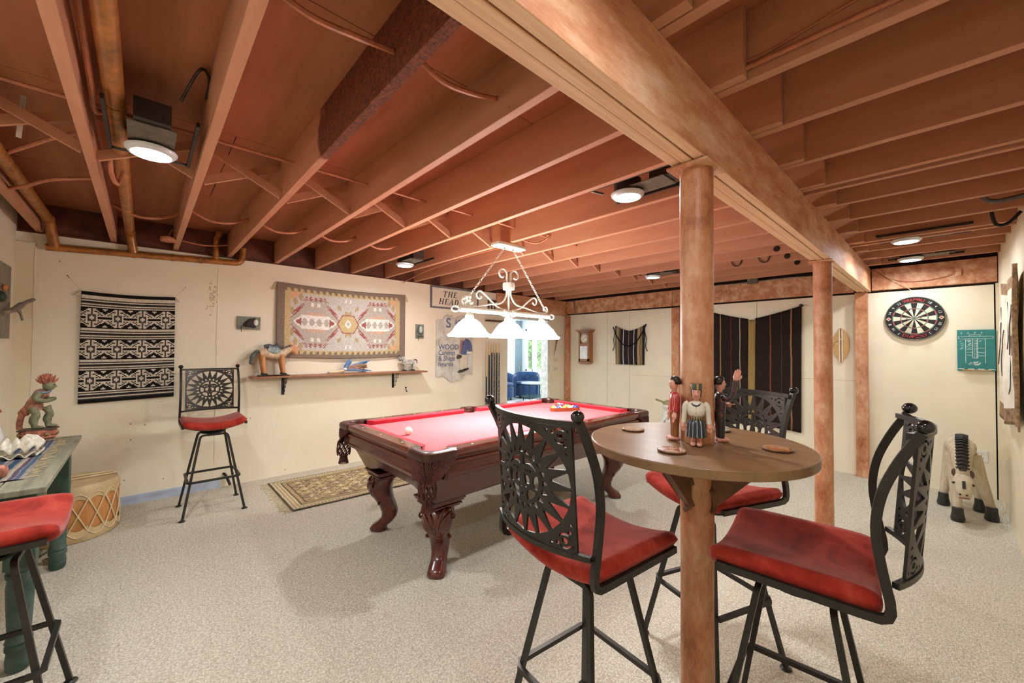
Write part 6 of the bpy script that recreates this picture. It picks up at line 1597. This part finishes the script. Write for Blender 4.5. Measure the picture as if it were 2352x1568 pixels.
# grey shade hanging on the left wall of the sunroom
t = thing('window_shade', 'tall grey fabric shade beside the sunroom window', 'shade', (SX0+.03, 8.86, .9))
MB().grid(lambda u, v: (.03*sin(u*22)*.5, -.13+.26*u, -.88+2.3*v), 40, 3).obj('shade_cloth', mat('blue grey shade cloth', '8fa0a8', .8, var=.05), t, solid=.006)
MB().bar((0, -.14, 1.44), (0, .13, 1.44), .03).obj('head_rail', M_sw, t)
# barrel armchairs
M_bv = mat('navy blue velvet', '2c4569', .85, var=.18, scale=9, sheen=.5, spec=.15)
def armchair(loc, rz, label):
    t = thing('barrel_armchair', label, 'armchair', loc, rz, 'blue barrel armchairs')
    mb = MB(); n = 30; secs = []
    for i in range(n+1):
        a = R(-28)+R(236)*i/n; c_, s_ = cos(a), sin(a); hgt = .74-.10*(1-min(1, max(0, s_+.35)))
        ro, ri = .39, .31
        lp = [(ri*c_, ri*s_, .40), (ri*c_, ri*s_, hgt-.03), ((ri+.02)*c_, (ri+.02)*s_, hgt), ((ro-.02)*c_, (ro-.02)*s_, hgt), (ro*c_, ro*s_, hgt-.03), ((ro-.01)*c_, (ro-.01)*s_, .06), (ri*c_, ri*s_, .06)]
        secs.append(lp)
    mb.loft(secs).obj('back_shell', M_bv, t, smooth=50, fix=True)
    MB().lathe([(.30, .06), (.315, .10), (.315, .36), (.27, .38), (0, .38)], 28).obj('base', M_bv, t)
    MB().lathe([(.29, .385), (.31, .40), (.31, .44), (.28, .47), (0, .48)], 28).obj('seat_cushion', M_bv, t, smooth=60)
    for k in range(4): a = R(45+90*k); MB().lathe([(.018, 0), (.024, .06)], 10, (.25*cos(a), .25*sin(a), 0)).obj('foot', M_black, t)
    return t
armchair((-8.30, 8.25, 0), R(44), 'navy blue barrel armchair in the bright sunroom beyond the doorway')
armchair((-8.42, 7.42, 0), R(75), 'second navy blue armchair mostly hidden by the left edge of the doorway')
p = onz(1221, 887, .5); t = thing('side_table', 'round grey two tier side table in front of the blue armchair', 'side table', (-7.45, 7.72, 0))
M_st = mat('grey stone table top', 'a9b2b4', .3, var=.08); r_ = .37
MB().lathe([(r_-.01, .50), (r_, .505), (r_, .525), (r_-.01, .53), (0, .53)], 36).obj('table_top', M_st, t)
MB().lathe([(r_-.03, .16), (r_-.02, .165), (r_-.02, .175), (0, .18)], 36).obj('lower_shelf', mat('dark teal shelf', '35565c', .3), t)
for k in range(4): a = R(20+90*k); MB().tube([(r_*.9*cos(a), r_*.9*sin(a), 0), (r_*.9*cos(a), r_*.9*sin(a), .50)], .012, 8).obj('leg', M_black, t)
# garden outside
struct(MB().box((-16, 9.12, -.3), (-3, 19, -.2)).obj('ground_garden', mat('garden grass', '5f7d3f', .9, var=.25, scale=4)))
M_leaf = mat('pale spring leaf', '8fb25c', .6, var=.4, scale=3); M_bark2 = mat('grey bark', '6f675c', .9, var=.25)
gr = random.Random(11)
for k, (x, y, r_, lab) in enumerate(((-10.2, 10.3, .8, 'leafy green tree left of centre outside the sunroom window'), (-10.9, 12.3, .95, 'leafy green tree straight outside the sunroom window'), (-13.2, 13.4, 1.2, 'leafy green tree farther back outside the sunroom window'))):
    t = thing('garden_tree', lab, 'tree', (x, y, -.2), 0, 'trees outside the sunroom')
    MB().tube(catmull([(0, 0, 0), (.05, 0, .8), (-.05, .05, 1.6), (.1, 0, 2.4)], 4), [.07]*5+[.06]*4+[.04]*4, 8).obj('trunk', M_bark2, t)
    for q in range(4): a = q*1.7+k; MB().tube([(0, 0, .9+.25*q), (.35*cos(a), .35*sin(a), 1.3+.25*q), (.7*cos(a), .7*sin(a), 1.6+.3*q)], [.03, .02, .01], 6).obj('branch', M_bark2, t)
    mb = MB()
    for q in range(1800):
        d = Vector((gr.gauss(0, 1), gr.gauss(0, 1), gr.gauss(0, 1))).normalized()*r_*gr.random()**.4; c_ = Vector((0, 0, 1.6))+Vector((d.x, d.y, d.z*1.1))
        a = Vector((gr.uniform(-1, 1), gr.uniform(-1, 1), gr.uniform(-1, 1))).normalized(); b = a.cross(Vector((gr.uniform(-1, 1), gr.uniform(-1, 1), 1))).normalized()
        s = gr.uniform(.035, .07); mb.add([c_-a*s, c_+b*s*.5, c_+a*s, c_-b*s*.5], [(0, 1, 2, 3)])
    mb.obj('foliage', M_leaf, t, smooth=0)['kind'] = 'stuff'
# ================================================================== pipes, conduits and cables under the floor above
M_pipe = mat('gold brown painted pipe', 'a4682e', .42, .25, var=.25, scale=16, bump=.25, bscale=40, coat=.15)
M_cbl = mat('salmon painted cable', 'b5714f', .55, var=.12, scale=30)
def pipe_thing(name, label, cat, pts, rad, m, r=.06, n=12, pn='pipe_run'):
    o = Vector(pts[0]); t = thing(name, label, cat, o); MB().tube([p-o for p in bend(pts, r)], rad, n).obj(pn, m, t, smooth=50); return t
t = thing('heating_pipe', 'gold brown painted heating pipes along the left wall top and between the upper left joists', 'pipe', (-4.9, -.1, 2.25)); O_ = Vector((-4.9, -.1, 2.25))
def prun(pts, rad, r): MB().tube([p-O_ for p in bend(pts, r)], rad, 12).obj('pipe_run', M_pipe, t, smooth=50)
def pcol(p, q, rad): MB().tube([Vector(p)-O_, Vector(q)-O_], rad, 14).obj('pipe_collar', M_pipe, t)
prun([(-.85, -.105, 2.43), (-4.90, -.105, 2.43), (-4.945, -.08, 2.265)], .033, .05)
for x in (-2.35, -4.84): pcol((x-.03, -.105, 2.43), (x+.03, -.105, 2.43), .037)
prun([(-1.9, -.575, 2.43), (-4.86, -.575, 2.43), (-4.945, -.55, 2.235)], .034, .06)
pcol((-4.83, -.575, 2.43), (-4.77, -.575, 2.43), .039)
prun([(-4.958, -.60, 2.225), (-4.958, .735, 2.29), (-4.958, .75, 2.45)], .029, .06)
for y in (-.08, .19, .40): pcol((-4.958, y-.012, 2.225+(y+.6)*.0487), (-4.958, y+.012, 2.225+(y+.6)*.0487), .033)
prun([(-4.955, .52, 2.30), (-4.955, .52, 2.50), (-4.75, .52, 2.52)], .025, .05)
# straight electrical conduit through the joists
t = thing('conduit', 'thin straight salmon conduit passing through all the joists', 'conduit', (-2.53, -.6, 2.482)); MB().tube([(0, 0, 0), (.05, 5.2, -.03)], .0085, 8).obj('conduit_tube', M_cbl, t)
# flexible armoured cables sagging from joist to joist
def flex(label, pts, rad=.0095, m=None, name='armoured_cable', cat='cable', ribs=True, into=None):
    t = into or thing(name, label, cat, Vector(pts[0])); o = t.location.copy()
    q = [p-o for p in catmull(pts, 14)]; n = len(q)
    L = sum((q[i+1]-q[i]).length for i in range(n-1)); mm = max(n, int(L/.006)); fine = []
    for i in range(mm+1):
        s = i/mm*(n-1); k = min(n-2, int(s)); fine.append(q[k].lerp(q[k+1], s-k))
    MB().tube(fine if ribs else q, [rad*(1+.10*(i % 2)) for i in range(mm+1)] if ribs else rad, 7).obj('cable_run', m or M_cbl, t, smooth=30 if ribs else 60); return t
f1 = flex('ribbed cable sagging across the wide bay and the next bay at upper centre left', [(-1.235, .235, 2.40), (-1.23, .34, 2.375), (-1.25, .46, 2.40), (-1.277, .612, 2.44)])
flex('ribbed cable sagging in the next bay beside the main beam', [(-1.225, .661, 2.43), (-1.22, .77, 2.385), (-1.225, .90, 2.40), (-1.236, 1.04, 2.442)], into=f1)
f2 = None
for k, (x, lab) in enumerate(((-4.085, 'over the striped wall rug'), (-3.84, 'over the far stool'), (-3.80, 'over the green plaque'), (-3.76, 'over the large rug left part'), (-3.74, 'over the large rug right part'))):
    y0 = [-.186, .236, .661, 1.089, 1.512][k]; y1 = [.188, .613, 1.041, 1.464, 1.876][k]; z = 2.45
    f2 = flex('ribbed cable swagging from joist to joist above the left wall rugs', [(x, y0, z), (x, y0*.65+y1*.35, z-.055), (x+.01, y0*.3+y1*.7, z-.045), (x-.02, y1, z+.02)], into=f2)
flex('ribbed cable at far upper left running from the corner pipe', [(-3.85, -.612, 2.38), (-3.65, -.52, 2.36), (-3.45, -.40, 2.37), (-3.40, -.234, 2.41)])
flex('thin cable crossing high above the far upper left pipe', [(-3.50, -.612, 2.45), (-3.2, -.48, 2.43), (-2.95, -.35, 2.43), (-2.80, -.234, 2.45)])
flex('ribbed cable hanging along the side of the left joist to the ceiling light', [(-1.2, -.155, 2.50), (-1.7, -.160, 2.46), (-2.2, -.165, 2.42), (-2.42, -.165, 2.41), (-2.45, -.12, 2.45)])
flex('dark wire arching over the upper left ceiling light', [(-2.20, .10, 2.47), (-2.05, .15, 2.55), (-2.15, .19, 2.575), (-2.25, .188, 2.54)], .006, M_darksteel, ribs=False)
flex('loop of cable hanging under the left joist', [(-2.95, -.145, 2.40), (-3.0, -.14, 2.335), (-3.1, -.12, 2.32), (-3.13, -.10, 2.40)], .011, ribs=False)
flex('thin cable sagging along the wall top above the stool', [(-4.86, .24, 2.42), (-4.84, .42, 2.40), (-4.85, .612, 2.44)], .006, ribs=False)
flex('thin supply wire running along the joist to the pendant canopy', [(-4.93, 2.55, 2.30), (-4.80, 2.62, 2.36), (-4.2, 2.50, 2.36), (-3.4, 2.44, 2.37), (-2.80, 2.42, 2.36)], .006, ribs=False)
flex('tangle of salmon wire behind the pendant canopy', [(-2.55, 2.42, 2.40), (-2.45, 2.55, 2.36), (-2.35, 2.62, 2.42), (-2.45, 2.70, 2.46), (-2.5, 2.74, 2.44)], .007, ribs=False)
# junction box by the joist over the left wall
t = thing('round_junction_box', 'small salmon painted round box hanging by the joist over the left wall', 'box', (-4.55, .14, 2.33)); MB().lathe([(.05, 0), (.055, .01), (.05, .035), (.02, .04)], 20).obj('box_body', M_cbl, t); MB().tube([(.0, .0, .035), (-.05, .03, .12)], .008, 6).obj('box_stem', M_cbl, t)
# right hand bay
pipe_thing('conduit', 'thin salmon conduit fixed along the right hand joist beside the beam', 'conduit', [(-.50, 1.500, 2.386), (.33, 1.500, 2.386)], .009, M_cbl, .01, 8, 'conduit_tube')
flex('thin cable stapled in a loop to the joist at upper right', [(-.535, 1.508, 2.57), (-.52, 1.506, 2.48), (-.49, 1.506, 2.43), (-.42, 1.506, 2.41), (-.25, 1.506, 2.43), (-.05, 1.506, 2.46)], .004, ribs=False)
flex('ribbed cable through the joist high on the right', [(.12, 3.274, 2.43), (.17, 3.272, 2.44), (.26, 3.262, 2.46), (.34, 3.26, 2.47)], .012)
flex('dark ribbed cable loop hanging by the right wall', [(.18, 3.69, 2.46), (.17, 3.72, 2.36), (.22, 3.74, 2.325), (.34, 3.73, 2.33)], .013, mat('dark galvanised cable', '5f5850', .45, .5))
flex('black cable loop hanging under the ribbed loop by the right wall', [(.22, 4.12, 2.36), (.24, 4.14, 2.27), (.29, 4.15, 2.265), (.345, 4.14, 2.33)], .010, M_black, ribs=False)
flex('thin wire sagging across the ledger beam above the dartboard', [(-.54, 6.01, 2.335), (-.38, 6.008, 2.21), (-.2, 6.007, 2.165), (-.0, 6.006, 2.185), (.09, 6.005, 2.225)], .004, ribs=False)
flex('pale thin wire dropping from the beam end to the dartboard wall', [(-.50, 5.985, 2.34), (-.42, 5.985, 2.24), (-.30, 5.99, 2.14), (-.23, 5.99, 2.07)], .003, mat('pale wire', 'd8b89a', .5), ribs=False)
t = thing('wire_block', 'small salmon wooden block fixed on the ledger beam above the dartboard', 'block', (.105, 6.018, 2.225)); MB().box((-.02, -.018, -.04), (.02, 0, .04)).box((-.06, -.012, -.02), (-.02, 0, .0)).obj('block_body', M_beam, t, smooth=0, bevel=.003)
flex('bundle of grey wires along the back wall header above the dark blanket', [(-2.6, 6.0, 2.36), (-2.2, 5.99, 2.345), (-1.8, 5.995, 2.34), (-1.4, 5.99, 2.345), (-1.0, 5.99, 2.335), (-.72, 5.99, 2.35)], .008, mat('grey cable', '7d7468', .6), ribs=False)
t = thing('junction_box', 'small grey metal box on the header above the dark blanket', 'box', (-1.72, 5.965, 2.33)); MB().box((-.06, -.05, -.02), (.06, .0, .08)).obj('box_body', M_steel, t, smooth=0, bevel=.004)
t = thing('cable_bundle', 'grey cables looping over the header near the wall clock', 'cable', (-4.9, 6.0, 2.3)); MB().tube(catmull([(.02, .0, .04), (.12, -.01, .02), (.15, -.01, -.10), (.16, -.01, -.22)], 5), .008, 6).obj('cable_run', MATS['grey cable'], t)
# round holes and hooks in the far joists
for k, (u, v) in enumerate(((1784, 590), (1808, 604), (1831, 617))):
    p = ony(u, v, [4.455, 4.875, 5.305][k]); t = thing('drilled_hole', 'dark drilled hole in a far joist, %s of the three beside the second column' % ['nearest', 'middle', 'farthest'][k], 'hole', (p.x, [4.455, 4.875, 5.305][k]+.003, max(p.z, 2.40)), 0, 'drilled joist holes')
    t.rotation_euler = WB; MB().lathe([(0, 0), (.026, 0), (.028, .002), (.022, .004), (0, .0045)], 16).obj('hole_rim', M_dark, t)
for k, x in enumerate((-1.62, -1.35)):
    t = thing('joist_hook', 'small dark wire hook under the far joists, %s one' % ['left', 'right'][k], 'hook', (x, 4.87-.3*k*0, 2.42), 0, 'joist hooks'); MB().tube(catmull([(0, 0, .06), (.0, -.01, .0), (.03, -.012, -.05), (.08, -.01, -.05), (.11, 0, .02)], 4), .005, 6).obj('hook_wire', M_darksteel, t)
t = thing('loose_strip', 'pale painted strip hanging from the plywood at upper left', 'strip', (-2.95, -.45, 2.40)); MB().bar((0, 0, 0), (.05, .02, .185), .018, .004).obj('strip_slat', mat('pale strip paint', 'c9c0b4', .6), t, smooth=0)
